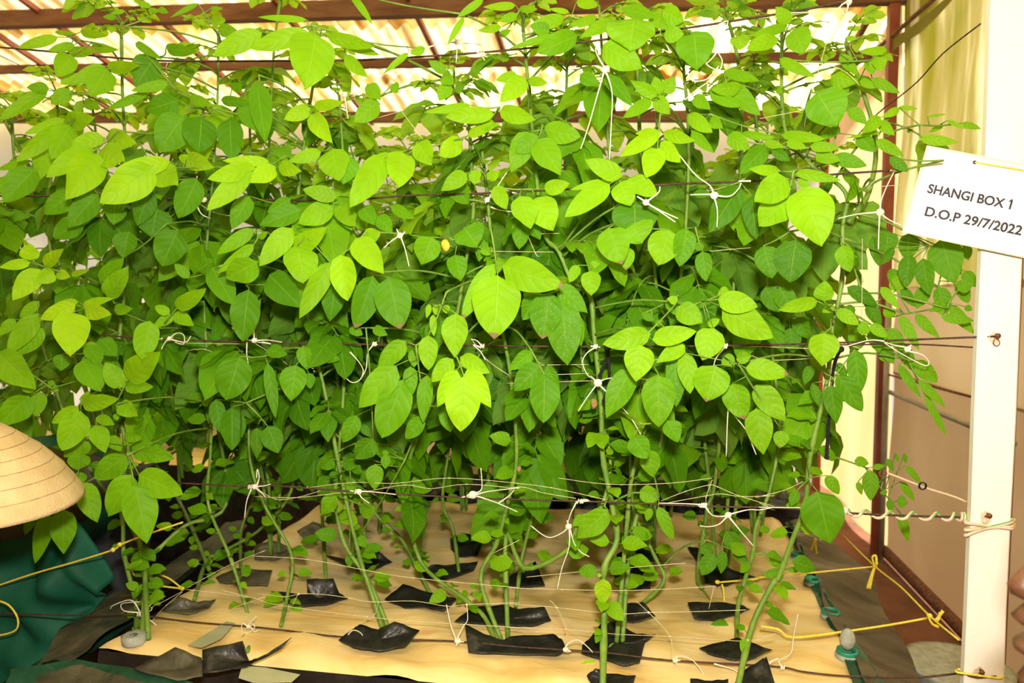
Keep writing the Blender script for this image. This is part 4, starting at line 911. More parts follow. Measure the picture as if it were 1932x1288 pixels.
G1 = 'potato plants at the rear of the front growing box'
L1_ = 'potato plant at the rear of the front box, its foliage merging into the dark canopy'
pr = [proto_plant(Vector((x, y, BED+.004)), h, L1_, G1, .30, 3, .25, 'lo', .30, .13, .05) for x, y, h in ((-.75,1.98,1.05),(-.35,2.08,1.0),(.05,1.98,1.08),(.35,2.15,1.08))]
used = 0
def ordn(v, vs, words): return words[sorted(vs).index(v)]
G1P = [(-.75,1.98),(-.35,2.08),(.05,1.98),(.35,2.15)]
rear = [(o, x) for o, (x, y) in zip(pr, G1P)]
for (x, y, s_, rz) in ((-.9,2.2,.95,1.2),(-.55,2.25,.97,2.9),(-.12,2.25,.95,4.1),(.22,1.85,1.0,.7),(-.95,1.75,1.0,2.2),(-.35,1.8,1.0,3.3),(.1,2.28,.98,5.2),(-.7,1.7,.97,.2)):
    o = copy_tree(pr[used % 4]); used += 1
    o.location = (x, y, BED+.004); o.rotation_euler.z = rz; o.scale = (s_,)*3; rear.append((o, x))
ow = ['leftmost','second','third','fourth','fifth','sixth','seventh','eighth','ninth','tenth','eleventh','rightmost']
for i, (o, x) in enumerate(sorted(rear, key=lambda q: q[1])):
    o['label'] = 'potato plant in the dark rear rows of the front box, %s counting from the left' % ow[i]
G2 = 'potato plants in the boxes behind'; L2_ = 'potato plant in a growing box behind the front one, small with distance'
spots = [(x+random.uniform(-.08,.08), y+random.uniform(-.08,.08)) for y in (2.85,3.2,3.6,3.95,4.6,5.1,5.5) for x in (-.85,-.45,-.05,.36)]
spots += [(x+random.uniform(-.1,.1), y+random.uniform(-.1,.1)) for y in (2.95,3.5,4.1) for x in (-3.3,-2.8,-2.35,-1.95)]
spots += [(x+random.uniform(-.1,.1), y+random.uniform(-.1,.1)) for y in (1.5,2.1) for x in (-3.1,-2.6,-2.3)]
for i, (x, y) in enumerate(spots):
    o = copy_tree(pr[i % 4]); o['group'] = G2 if x > -1.5 else 'potato plants across the left aisle'
    if i < 28: o['label'] = 'potato plant in the %s, %s from its left' % (['second box, nearest row','second box, next to nearest row','second box, third row','second box, back row','rearmost box, nearest row','rearmost box, middle row','rearmost box, back row'][i//4], ['first','second','third','last'][i % 4])
    elif i < 40: o['label'] = 'potato plant across the left aisle, %s row, %s from the left' % (['nearest','middle','back'][(i-28)//4], ['first','second','third','last'][i % 4])
    else: o['label'] = 'potato plant left of the person in green, %s row, %s' % (['near','far'][(i-40)//3], ['outermost','middle','next to the aisle'][(i-40) % 3])
    o.location = (x, y, BED+.004); o.rotation_euler.z = random.uniform(0, 6.28); s_ = random.uniform(.8,1.0) if y > 2.6 else random.uniform(.95,1.1)
    o.scale = (s_,)*3

# grey foam collar at the first plant
c = B(253,1208,BED+.006); mb = MB(); n = 20
vs = [c+Vector((a*math.cos(2*math.pi*j/n)*(1+.08*math.sin(3*j)), a*math.sin(2*math.pi*j/n), h)) for a, h in ((.022,-.004),(.024,.010),(.019,.014),(.008,.012)) for j in range(n)]
mb.add(vs, [(i*n+j, i*n+(j+1) % n, (i+1)*n+(j+1) % n, (i+1)*n+j) for i in range(3) for j in range(n)])
tag(mb.build('foam_collar', M['grey_foam']), 'grey foam collar around the stem base at the front left corner', 'foam collar')
# dry leaves and the yellow fading leaf
def scrap(name, px, py, Y, r, mat, label, cat):
    p = T(px, py, Y); v = [p+Vector((r*math.cos(t)*random.uniform(.6,1), random.uniform(-.3,.3)*r, 1.5*r*math.sin(t)*random.uniform(.7,1))) for t in np.linspace(0, 6.28, 10)[:-1]]+[p+Vector((0,-.4*r,0))]
    o = mesh_obj(name, v, [(i, (i+1) % 9, 9) for i in range(9)], mat); md = o.modifiers.new('s', 'SUBSURF'); md.levels = md.render_levels = 1
    md = o.modifiers.new('t', 'SOLIDIFY'); md.thickness = .0006
    return tag(o, label, cat)
scrap('withered_leaf', *P('E',1425,985), 1.35, .009, M['dry'], 'crumpled orange-brown withered leaf beside the black rope and pale nodded stem', 'dead leaf')
scrap('yellow_leaf', *P('E',595,95), 1.25, .010, M['petal'], 'small bright yellow fading leaf high in the centre foliage', 'fading leaf')
scrap('withered_leaf', *P('I',58,80), 1.38, .005, M['dry'], 'tiny dried leaf scrap hanging on a thin central stem', 'dead leaf')

# ------------------------------------------------------------------ trellis: wires, net, ties
YW = 1.345
def wire(name, pts, r, mat, label, cat, Y=YW, group=None, sub=4):
    mb = MB(); mb.tube([T(q[0], q[1], q[2] if len(q) > 2 else Y) for q in pts], r, 6, sub=sub)
    return tag(mb.build(name, mat), label, cat, group)
GW = 'dark wires of the trellis'
wire('trellis_wire', pl('A',(-60,262),(0,265),(350,295),(600,320),(900,340),(1240,343),(1932,338))+pl('B',(250,330),(550,312),(850,290),(1200,255),(1500,220))+pl('C',(90,150),(410,100),(700,55),(940,5),(1010,-10)), .0019, M['wire'], 'dark trellis wire crossing the leaf tops, topmost of the five', 'wire', group=GW)
wire('trellis_wire', pl('A',(-60,1098),(300,1100),(1300,1118),(1932,1120))+pl('B',(400,1095),(770,1085),(1300,1060),(1790,1037))+pl('C',(0,1030),(410,1015),(900,975),(1270,950)), .0019, M['wire'], 'dark trellis wire ending behind the sign, second from the top', 'wire', group=GW)
wire('trellis_wire', pl('D',(560,600),(900,622),(1420,640),(1932,650))+pl('E',(430,655),(1400,665),(1932,662))+pl('F',(200,660),(700,650),(1150,632),(1500,618))+[(1820,636.5,1.335),(1878,634.5,1.320)], .0019, M['wire'], 'dark rusty trellis wire ending at the nail on the white post, third from the top', 'wire', group=GW)
wire('trellis_wire', pl('F',(880,655),(1300,652),(1500,660),(1660,670)), .0015, M['wire'], 'short dark wire running beside the middle trellis wire to the post', 'wire', group=GW)
wire('trellis_wire', pl('G',(1000,158),(1410,178))+pl('H',(0,165),(540,205),(1170,240),(1498,252))+pl('I',(560,266),(1120,290),(1498,298))+pl('J',(450,325),(800,342),(1100,350))+[(1835,975.5,1.335),(1862,973.5,1.320)], .0019, M['wire'], 'dark trellis wire wrapped by the pink cable, fourth from the top', 'wire', group=GW)
wire('trellis_wire', pl('G',(-60,893),(0,895),(400,905),(680,903),(860,915),(1100,945),(1498,978))+pl('H',(520,1030),(1120,1052),(1498,1085))+pl('I',(540,1117),(900,1160),(1498,1195))+pl('J',(250,1225),(500,1250),(900,1255))+[(1790,1272),(1812,1270,1.33),(1840,1277,1.318),(1880,1276,1.318)], .0019, M['wire'], 'lowest dark trellis wire sagging just above the yellow film', 'wire', group=GW)
wire('slanting_wire', [(1850,45,1.5),(1780,100,1.6),(1735,150,1.7),(1700,180,1.8),(1655,215,1.85),(1610,265,1.9)], .0016, M['wire'], 'thin dark wire slanting down from the top of the white post', 'wire')
wire('slanting_wire', pl('A',(-60,290),(0,312),(100,360),(200,410),(300,460)), .0012, M['wire'], 'thin dark wire drooping at the upper left edge', 'wire', Y=1.7)

# netting threads
ne = empty('trellis_netting', T(966, 940, YW), 'thin cream nylon netting strung between the dark wires', 'netting')
net = [('H',(-30,570),(300,590),(650,655),(900,695),(1498,750)),('H',(0,780),(170,800),(260,785),(380,787),(520,805),(660,830),(900,825),(1090,855),(1200,845),(1498,835)),
 ('G',(1300,870),(1498,800)),('H',(-200,760),(0,810),(150,850),(640,915),(1000,945),(1498,975)),
 ('I',(0,840),(270,862),(600,897),(790,890),(1050,885),(1340,875)),('I',(0,975),(320,985),(600,1012),(910,1025),(1200,1045),(1350,1050),(1498,1020)),('I',(0,750),(300,760),(700,765),(1170,742)),
 ('I',(100,690),(400,660),(700,635),(1000,610)),
 ('I',(230,820),(270,862),(325,985),(315,1090)),('I',(720,825),(790,890),(912,1025),(918,1155)),('H',(700,830),(680,900),(600,950),(520,1020)),('H',(250,780),(215,850)),
 ('G',(1050,755),(1150,700),(1300,620),(1498,540)),('G',(1050,760),(1200,775),(1450,810)),('G',(1030,770),(900,840),(810,880)),('G',(1030,775),(940,850),(860,940),(790,1090)),
 ('H',(0,180),(120,250),(240,240),(380,200)),('H',(0,235),(250,240),(540,205)),('H',(300,185),(560,155),(800,160),(1100,130),(1498,160)),('H',(640,205),(850,170),(1000,190),(1200,165),(1498,190)),
 ('I',(0,185),(90,183),(200,215),(380,245)),('I',(0,155),(240,185),(560,255)),('I',(280,130),(560,165),(900,160),(1150,130)),('I',(860,260),(1000,205),(1130,170),(1180,180),(1300,230),(1498,290)),('I',(900,270),(1120,230),(1200,220),(1320,235),(1498,230)),
 ('I',(1120,300),(1115,240),(1150,140)),('I',(1130,870),(1160,740)),
 ('F',(300,658),(700,675),(740,672)),('F',(380,705),(500,740),(760,730)),('F',(170,130),(400,110)),('F',(1025,60),(1022,500)),('F',(900,640),(1040,685)),
 ('E',(1010,35),(1235,30)),('E',(1040,0),(1100,140),(1120,160)),('E',(820,130),(1200,135)),('E',(960,770),(1400,765)),('E',(940,830),(1400,815)),('E',(940,870),(1450,855)),
 ('E',(740,620),(830,740),(960,830)),('D',(1000,645),(1380,650)),('D',(1040,690),(1150,680),(1270,740)),('D',(1420,640),(1560,725),(1610,765)),
 ('C',(850,130),(790,360),(720,610),(700,710)),('C',(700,362),(790,360),(870,375),(940,410),(1010,480)),('C',(450,665),(720,612),(850,575),(970,515)),('C',(280,120),(620,85),(860,60)),
 ('C',(640,1000),(900,975),(1200,960)),('C',(1050,1060),(1130,970)),('C',(1130,1045),(1260,1035)),
 ('B',(180,340),(500,318),(780,312)),('B',(170,380),(270,500),(340,610),(470,780)),('B',(110,690),(340,625)),('B',(400,285),(500,260),(620,240),(840,255)),
 ('A',(930,380),(940,350)),('A',(1100,1130),(1200,1190),(1320,1215)),('H',(1498,480),(1340,560)),('J',(0,270),(60,295)),('J',(-20,240),(140,200),(250,150)),('J',(-20,1030),(100,1010))]
for s_ in net:
    c_ = s_[0]; pp = [T(*P(c_, x, y), YW+random.uniform(.004,.02)) for x, y in s_[1:]]
    mb = MB(); mb.tube(pp, .0006, 4, sub=4)
    for p_ in pp[1:-1:2]: mb.ball(p_, .0014, 6, 4)
    mb.build('strand', M['net'], ne)
for c_, x, y in (('I',325,985),('I',270,862),('I',912,1025),('I',790,890),('I',1350,1048),('H',250,785),('H',640,915),('H',1200,845),('C',790,360),('C',720,612),('C',1130,232),('H',300,185)):
    mb = MB(); mb.ball(T(*P(c_, x, y), YW+.008), .0026, 6, 4); mb.build('net_knot', M['net'], ne)

# white twine ties: knot + tails
def tie(c, knot, tails, label, Y=YW-.006, r=.00095, kr=.0042, star=True, wraps=2):
    e = empty('twine_tie', T(*P(c, *knot), Y), label, 'twine tie', 'white twine ties on the trellis')
    mb = MB(); K = T(*P(c, *knot), Y); mb.ball(K, kr, 8, 6, (1.1,.6,1))
    for k_ in range(wraps):
        q = T(*P(c, knot[0]+10-k_*14, knot[1]), Y); mb.tube([q+Vector((.001*math.sin(t), .0035*math.cos(t), .0042*math.sin(t))) for t in np.linspace(0, 6.3, 10)], .0011, 5)
    mb.build('knot', M['twine'], e)
    for tl in tails:
        m2 = MB(); pts = [T(*P(c, x, y), Y+random.uniform(-.006,.004)) for x, y in tl]; n = len(pts)
        m2.tube(pts, [r*(1.9 if star and i == 0 else 1) for i in range(n)], 6, sub=5); m2.build('tail', M['twine'], e)
tie('D',(950,620),[[(950,620),(990,590),(1030,600),(1030,650),(980,640)],[(940,625),(920,650),(905,680)],[(960,625),(1040,640),(1070,605)],[(910,620),(890,625)]], 'curly white twine tie at the left end of the middle wire')
tie('D',(1425,630),[[(1425,625),(1425,590),(1420,540)],[(1430,632),(1500,628),(1580,640)],[(1385,640),(1385,720),(1402,800)],[(1420,632),(1380,625)],[(1470,640),(1520,650),(1440,640)]], 'white twine tie with a raised spike on the middle wire, second from its left end', kr=.0055)
tie('E',(195,650),[[(195,650),(160,700),(150,790),(110,855),(60,860),(10,790),(0,690),(0,650)],[(200,650),(215,655)],[(60,695),(110,750),(135,800),(120,850)]], 'white twine tie with a wide hanging loop on the middle wire')
tie('E',(800,662),[[(800,662),(770,630),(740,625)],[(790,668),(750,655),(790,690),(820,740)]], 'small curled white twine tie in the centre of the middle wire', kr=.003)
tie('E',(1435,665),[[(1435,670),(1390,700),(1365,750),(1390,820),(1440,860)],[(1410,662),(1465,668)]], 'white twine tie curving down to the star knot left of the black rope')
tie('E',(1450,868),[[(1450,868),(1500,845),(1600,838),(1730,850)],[(1445,875),(1390,950),(1340,1028)],[(1460,880),(1560,980),(1640,1070),(1720,1212)],[(1440,858),(1410,830)]], 'white star-shaped twine knot with long tails left of the short black rope', Y=YW-.02, kr=.0075)
tie('E',(340,42),[[(340,42),(290,75),(250,112)],[(345,50),(370,120),(392,215)],[(335,35),(322,5)],[(352,42),(370,20)]], 'small white star-shaped twine knot high in the left centre foliage', Y=1.27, kr=.0055)
tie('F',(255,662),[[(255,665),(200,740),(195,830),(240,900),(272,960),(268,1100),(262,1280)],[(255,655),(200,652)],[(278,975),(300,1040),(370,1130),(430,1270)]], 'white twine tie with long tails hanging among the right leaves', Y=1.30)
tie('F',(1280,680),[[(1280,690),(1360,710),(1398,750),(1380,772),(1300,735),(1220,690),(1150,645)],[(1270,670),(1200,655),(1150,640)],[(1150,635),(1060,630),(900,675)],[(1285,668),(1300,655)]], 'white twine tie with a long loop near the post on the middle wire', kr=.0055, Y=YW-.008)
tie('C',(950,12),[[(950,12),(930,90),(890,160),(860,120),(875,60),(940,10)],[(945,5),(900,50),(990,140)],[(870,70),(770,70),(620,72)]], 'looped white twine tie at the right end of the top wire', Y=YW-.008, kr=.005)
tie('C',(180,160),[[(180,160),(260,120),(270,130),(240,180),(200,220),(215,290),(240,350),(200,430),(100,500),(30,560)],[(182,170),(180,250),(150,350),(200,390),(245,410)],[(215,285),(180,330),(145,360)],[(45,405),(70,450),(150,445),(220,370)]], 'tangled white twine tie below the right part of the top wire', Y=1.27, kr=.005)
tie('C',(195,1095),[[(195,1095),(280,1100),(330,1060),(345,1025)],[(190,1090),(120,1090),(60,1092)],[(195,1105),(212,1180),(210,1275)],[(190,1085),(170,1040),(90,980),(0,870)],[(400,1015),(330,1015)]], 'white star-shaped twine knot below the second wire, left of the bright leaf', Y=1.25, kr=.0065)
tie('C',(1125,1190),[[(1125,1190),(1130,1130),(1160,1050),(1205,960)],[(1115,1190),(1000,1200),(890,1225)],[(1130,1200),(1180,1235),(1245,1262)],[(1122,1205),(1118,1290),(1115,1400)],[(1180,955),(1215,960)]], 'white star-shaped twine knot hanging beside the left edge of the sign', Y=1.30, kr=.0065)
tie('B',(660,235),[[(660,240),(660,290),(655,350)],[(655,235),(560,245),(490,270),(400,285)],[(668,240),(740,240),(800,250),(850,280)],[(655,230),(640,190),(660,150)]], 'white twine star above the top wire, centre', kr=.005)
tie('B',(800,305),[[(800,305),(815,340)],[(800,300),(770,295)],[(800,305),(830,320)]], 'tiny white twine knot on the top wire, centre', kr=.004)
tie('B',(1490,390),[[(1490,385),(1440,290),(1450,230)],[(1485,400),(1440,560),(1400,700),(1355,835)],[(1495,400),(1530,520),(1525,700),(1515,895)],[(1480,390),(1500,420)]], 'white twine knot with two long strands hanging through the right centre foliage', Y=1.26, kr=.006)
tie('B',(1720,1135),[[(1720,1135),(1790,1180),(1885,1245)],[(1715,1130),(1670,1100)],[(1725,1130),(1790,1080),(1798,1045)],[(1725,1140),(1800,1180),(1900,1225)]], 'white twine tie lying over the large dark leaf below the second wire', Y=1.19, kr=.005)
tie('B',(830,1120),[[(830,1120),(870,1070),(940,965)],[(825,1110),(820,1140)],[(850,1160),(900,1178),(980,1188)],[(970,1080),(1000,1085)]], 'white twine tie on the second wire in the centre gap', kr=.005)
tie('A',(1140,1120),[[(1160,1120),(1110,1115)],[(1100,1140),(1130,1200),(1185,1225)],[(1150,1115),(1130,1125)]], 'white twine tie on the second wire at the left', kr=.005)
tie('B',(30,530),[[(30,535),(40,600),(50,665)],[(25,525),(5,500)],[(60,525),(130,520),(180,540)]], 'white twine spike between the leaves left of the centre gap', kr=.005)
tie('G',(1440,180),[[(1450,175),(1465,130),(1455,80),(1450,130)],[(1450,190),(1480,215),(1498,235)],[(1420,195),(1395,260),(1382,355)],[(1440,178),(1490,175),(1530,165)]], 'knotted white twine tie at the left end of the fourth wire', kr=.006, wraps=4)
tie('H',(590,208),[[(600,205),(690,210),(800,224)],[(590,215),(610,245),(650,272)],[(560,205),(540,203)]], 'flat white twine tie on the fourth wire, left of centre', kr=.006, wraps=3)
tie('H',(1235,225),[[(1245,215),(1285,190),(1280,75)],[(1250,230),(1370,270),(1488,322)],[(1250,225),(1330,205),(1498,185)],[(1220,220),(1200,235),(1240,245)],[(1380,272),(1440,230),(1470,195)],[(1190,235),(1172,240)]], 'bulky white twine tie with long tails on the fourth wire, centre', kr=.008, wraps=3)
tie('I',(410,262),[[(385,262),(350,330),(330,400)],[(420,262),(455,258)],[(400,258),(440,252),(455,262)]], 'white twine tie above a hanging star on the fourth wire', kr=.004, wraps=3)
tie('I',(338,405),[[(338,405),(300,440),(220,465),(125,400)],[(342,415),(340,520),(300,640),(273,760)],[(345,415),(370,500),(410,550),(455,575)],[(335,395),(330,370)]], 'white star-shaped twine knot hanging by the looping stem', Y=YW-.02, kr=.006)
tie('I',(1105,285),[[(1110,290),(1150,340),(1220,350)],[(1080,275),(1075,290),(1120,298)],[(1100,282),(1000,275),(850,272)]], 'white twine tie on the fourth wire, right of centre', kr=.005, wraps=3)
tie('I',(1240,340),[[(1240,340),(1190,390),(1130,405),(1080,400)],[(1245,350),(1310,430),(1383,515)],[(1250,335),(1350,310),(1420,310),(1498,295)],[(1230,345),(1190,348)]], 'white star-shaped twine knot under the fourth wire, right of centre', Y=YW-.012, kr=.006)
tie('J',(480,315),[[(480,315),(400,330),(360,410)],[(470,310),(380,330),(350,400)],[(490,320),(530,340)],[(470,320),(400,390),(350,485)],[(365,415),(300,380),(305,300),(360,262),(440,270)],[(450,330),(390,410),(345,480)],[(380,298),(200,298),(0,295)]], 'thick bundle of white twine where the pink cable starts on the fourth wire', kr=.007, wraps=4)
tie('G',(800,900),[[(800,895),(870,830),(890,815)],[(790,885),(740,820),(640,850),(625,870)],[(795,890),(850,880),(860,860)],[(780,890),(700,880),(690,840),(790,830)],[(820,910),(900,975)]], 'frayed cream twine tie on the lowest wire at the front left plant', kr=.007, wraps=3)
tie('G',(1405,970),[[(1400,970),(1370,950),(1370,1000),(1410,1000),(1440,970),(1420,950)],[(1420,975),(1440,1000),(1470,985)],[(1400,965),(1450,910)]], 'curled white twine tie on the lowest wire by the kinked stem', kr=.0035)
tie('H',(525,1020),[[(525,1020),(560,990),(605,1010),(620,1060),(618,1118)],[(530,1020),(560,1030)]], 'white twine tie with an arched tail on the lowest wire, at the butterfly flap', kr=.0035)
tie('H',(1148,1050),[[(1140,1045),(1110,960),(1085,845)],[(1145,1040),(1180,970),(1205,930),(1200,845)],[(1150,1055),(1140,1080)],[(1155,1055),(1185,1055)],[(1150,1040),(1155,1022)]], 'white star-shaped twine knot on the lowest wire, left of centre', kr=.0065)
tie('I',(318,1100),[[(318,1095),(340,1060),(390,1045),(430,1070),(475,1115)],[(330,1100),(350,1110),(320,1115)]], 'white twine tie with an arched tail on the lowest wire, centre', kr=.0045)
tie('I',(940,1160),[[(925,1155),(970,1135),(1040,1160),(1105,1242)],[(930,1160),(970,1160),(920,1150)],[(945,1170),(950,1190)]], 'white twine tie with a torn paper scrap on the lowest wire, right of centre', kr=.005)
tie('I',(1340,1230),[[(1160,1180),(1250,1205),(1320,1235),(1400,1235),(1460,1190),(1498,1160)]], 'slack white twine swag under the lowest wire at the right', kr=.0015, wraps=0)
tie('J',(130,1200),[[(130,1200),(115,1160),(180,1120),(195,1030),(220,900)],[(125,1205),(140,1210)],[(110,1150),(60,1170),(0,1225)]], 'thin white twine tie at the right end of the lowest wire', kr=.003, r=.0008)

# black ropes
def rope(pts, r, label, Y=YW-.012, group=None):
    mb = MB(); c = [T(x, y, Y) for x, y in pts]; cc, _ = smooth_path(c, [r]*len(c), 14)
    for s_ in range(3):      # three twisted strands
        mb.tube([p+Vector((math.cos(i*.9+s_*2.09), math.sin(i*.9+s_*2.09), 0))*r*.5 for i, p in enumerate(cc)], r*.62, 6)
    mb.ball(c[-1], r*1.5, 8, 6); mb.ball(c[0], r*2.0, 8, 6)
    return tag(mb.build('black_rope', M['black_rope']), label, 'rope')
rope(pl('E',(1500,670),(1500,730),(1480,780),(1462,828)), .0030, 'short black rope end tied to the middle wire beside the pale nodded stem')
rope(pl('E',(1508,672),(1512,760),(1515,850),(1500,910),(1485,968)), .0030, 'longer black rope strand hanging from the middle wire at the pale nodded stem')
rope(pl('F',(905,680),(880,730),(862,800),(850,950),(835,1100),(826,1285)), .0030, 'long black rope hanging beside the slanting right stem')
rope(pl('I',(660,290),(655,400),(658,560),(665,760)), .0024, 'thin black rope hanging behind the twin stem', Y=1.52)

# pink and green cable spiralled round the fourth wire and wrapped on the post
ce = empty('electric_cable', T(1620,970,YW), 'pink cable with a green stripe spiralled round the wire and post', 'cable')
w4 = [T(x, y, YW) for x, y in (P('J',500,327),P('J',800,342),P('J',1100,350),P('J',1165,350))]
w4, _ = smooth_path(w4, [1]*4, 60); hel = []; hel2 = []
for i, p in enumerate(w4):
    a = i/len(w4)*2*math.pi*7.5+1.6; o_ = Vector((0, -math.cos(a), math.sin(a)))
    hel.append(p+o_*.0062); hel2.append(p+o_*.0062+Vector((.001,-.0016,.0012)))
mb = MB(); mb.tube(hel, .0027, 7)
mb2 = MB(); mb2.tube(hel2, .0013, 5)
PY0, PY1 = 1.325, 1.339
PXL = lambda y: 1848-38*y/1288
pA = T(1831,970,PY0); pB = T(1908,970,PY0)
def wrap(pxpts, rr, m_, dy=0):
    m_.tube([T(x, y, Y+dy) for x, y, Y in pxpts], rr, 7, sub=4)
loopf = lambda y0, y1: [(1824,y0,1.335),(1822,y0+4,1.317),(1850,y0+(y1-y0)*.4+3,1.317),(1890,y0+(y1-y0)*.8+3,1.317),(1908,y1+3,1.317),(1911,y1,1.33),(1911,y1-2,1.342),(1870,y1-2,1.345),(1826,y1-2,1.342)]
wrap(loopf(982,994), .0027, mb); wrap(loopf(996,990), .0027, mb); wrap(loopf(1006,982), .0027, mb)
wrap([(x, y-2.5, Y-.0015) for x, y, Y in loopf(1006,982)[2:6]], .0012, mb2)
mb.build('cable', M['cable'], ce); mb2.build('green_stripe', M['cable_green'], ce)
# second pinkish line with wire curls above it
wire('pink_cord', pl('J',(710,95),(850,150),(940,185),(1100,235),(1180,270)), .0022, M['cable'], 'pinkish cord running down to the post above the spiralled cable', 'cord', Y=1.5)
for x, y, lb in ((925,175,'black wire curl knotted on the pinkish cord'),(700,105,'rusty wire curl at the left end of the pinkish cord')):
    mb = MB(); q = P('J',x,y); mb.tube([T(q[0]+7*math.cos(i*1.3)*(1+.2*math.sin(i)), q[1]+7*math.sin(i*1.3), 1.495+.004*math.sin(i*.7)) for i in range(26)], .0010, 5, sub=2)
    tag(mb.build('wire_curl', M['black_rope'] if x > 800 else M['rust']), lb, 'wire curl')

# yellow twine
GY = 'yellow twine lengths'
def ytw(pts, label, Y, r=.0021, knots=()):
    mb = MB(); pp = [T(q[0], q[1], q[2] if len(q) > 2 else Y) for q in pts]; mb.tube(pp, r, 6, sub=4)
    for kx, ky, kY in knots: mb.ball(T(kx, ky, kY), r*2.4, 8, 6, (1.2,.8,1))
    return tag(mb.build('yellow_twine', M['yellow_twine']), label, 'twine', GY)
kp = P('J',655,630); kq = P('J',965,910)
ytw([(*P('J',480,460),2.05),(*kp,1.80),(*P('J',800,745),1.65),(*kq,1.50),(*P('J',1130,1045),1.40)], 'long yellow twine running down the right aisle side to the white post', 1.6)
ytw([(*P('I',1180,720),1.70),(*P('I',1400,700),1.72),(*P('J',0,692),1.74),(*P('J',300,665),1.77),(*P('J',640,632),1.80)], 'yellow twine crossing from the right cord to a net knot, upper of two', 1.7)
ytw([(*P('J',8,968),1.44),(*P('J',110,985),1.44),(*P('J',195,1030),1.44),(*P('J',500,995),1.46),(*P('J',750,958),1.48),(*P('J',950,922),1.50)], 'yellow twine crossing from the right cord to a loose bent end, lower of two', 1.45, .0023)
def bow(k_, Y, tails, label):
    mb = MB(); c = T(*k_, Y); mb.ball(c, .0055, 8, 6)
    for t in tails: mb.tube([T(*P('J',x,y), Y-.003) for x, y in t], [.002,.0025,.0035][:len(t)], 6, sub=4)
    tag(mb.build('twine_knot', M['yellow_twine']), label, 'knot', 'yellow twine knots')
bow(kp, 1.80, [[(655,630),(640,580),(660,570),(665,620)],[(648,640),(630,690),(612,755)],[(655,635),(640,690),(625,755)]], 'yellow twine knot with a hanging tail, upper of two on the aisle cord')
bow(kq, 1.50, [[(965,910),(1000,930),(1040,880)],[(970,915),(1010,935),(1025,890)],[(960,920),(980,955),(1015,970)],[(950,895),(960,915),(975,905)]], 'yellow twine knot with a frayed end, lower of two on the aisle cord')
bow(P('J',315,478), 1.95, [[(315,478),(305,510),(292,540)],[(318,480),(320,520),(325,558)]], 'small yellow twine bow under the big dark leaf at the right')
ytw([(-20,1110),(60,1083),(140,1060),(213,1037),(232,1025),(300,1000),(345,985)], 'yellow twine crossing in front of the green coat', 1.37, knots=[(213,1037,1.37),(226,1027,1.37)])
ytw([(-15,1130),(15,1140),(33,1165),(30,1188),(0,1198),(-20,1195)], 'yellow twine loop hanging at the lower left edge over the green coat', 1.33)
ytw([(*P('G',900,675),1.52),(*P('G',960,700),1.52),(*P('G',1030,755),1.52)], 'short yellow twine end rising from the knot beside the front left plant', 1.52, .0022, knots=[(*P('G',1030,755),1.52)])
ytw([(*P('G',820,728),1.50),(*P('G',920,742),1.51),(*P('G',1030,755),1.52)], 'yellow twine reaching from the front left plant to a knot', 1.5, .0022)
ytw([(*P('G',720,610),1.45),(*P('G',760,680),1.47)], 'short slanting yellow twine behind the front left stems', 1.45)
ytw([(*P('I',1205,730),1.68),(*P('I',1215,780),1.68),(*P('I',1218,835),1.68)], 'short yellow twine tail hanging from the net knot at the right', 1.68, knots=[(*P('I',1180,718),1.69)])
ytw([(1345,1008,2.2),(1420,1000,2.25),(1500,992,2.3)], 'yellow twine far back at the right, above the brown film', 2.2)

# ------------------------------------------------------------------ white post, nails, sign
pe = empty('white_post', (pA.x/2+pB.x/2, (PY0+PY1)/2, 0), 'white painted post at the right holding the wires and the sign', 'post')
mb = MB()
def prow(z):
    y = 560+(CAMZ-z)*1100
    xl = T(1831+(970-min(max(y, -300), 2300))*.0295-(970-y)*.0395*0, 970, PY0).x
    return xl
n = 24; x0, x1 = pA.x, pB.x; zt = zroof(.6, 1.35)-.02
vs = []
for i in range(n+1):
    z = zt*i/n; sh = .008*(z-.9)*0
    for a, b in ((x0,PY0),(x0+.003,PY0-.003),(x1-.003,PY0-.003),(x1,PY0),(x1,PY1),(x0,PY1)):
        vs.append((a+sh+.0008*math.sin(i*1.7+a*50), b+.0006*math.sin(i*2.3), z))
fs = [(i*6+j, i*6+(j+1) % 6, (i+1)*6+(j+1) % 6, (i+1)*6+j) for i in range(n) for j in range(6)]+[(5,4,3,2,1,0), tuple(n*6+j for j in range(6))]
mb.add(vs, fs); mb.build('shaft', M['white_paint'], pe, smooth=False)
for (x, y, lab) in ((1880,634,'upper'),(1864,972,'middle'),(1850,1266,'lower')):
    mb = MB(); q = T(x, y, PY0-.004); mb.tube([q+Vector((0,.012,0)), q+Vector((0,-.004,.001)), q+Vector((0,-.006,.001))], [.0022,.0022,.0045], 8)
    mb.tube([T(x+dx, y+dy, PY0-.008) for dx, dy in ((-2,-4),(4,-2),(3,4),(-3,3))], .0016, 5)
    tag(mb.build('rusty_nail', M['rust']), {'upper':'rusty nail in the white post below the sign','middle':'rusty nail in the white post just above the wrapped cable','lower':'rusty nail at the bottom of the white post by the yellow twine'}[lab], 'nail', 'rusty nails in the white post')
    mb = MB(); nn = 18                                     # rust bleeding into the paint
    vs = [T(x+rr*math.cos(2*math.pi*j/nn)*random.uniform(.8,1.15)-4, y+4+rr*1.1*math.sin(2*math.pi*j/nn)*random.uniform(.8,1.2), PY0-.0038) for rr in (11,) for j in range(nn)]
    mb.add(vs, [tuple(range(nn))]); mb.build('rust_stain', noise_mat('rust_stain', (.62,.42,.26), (.78,.64,.48), 200, .7), pe)
mb = MB(); q = [T(1880+6*math.cos(t), 646+6.5*math.sin(t), PY0-.007) for t in np.linspace(-1.5, 4.2, 12)]; mb.tube(q, .0009, 5)
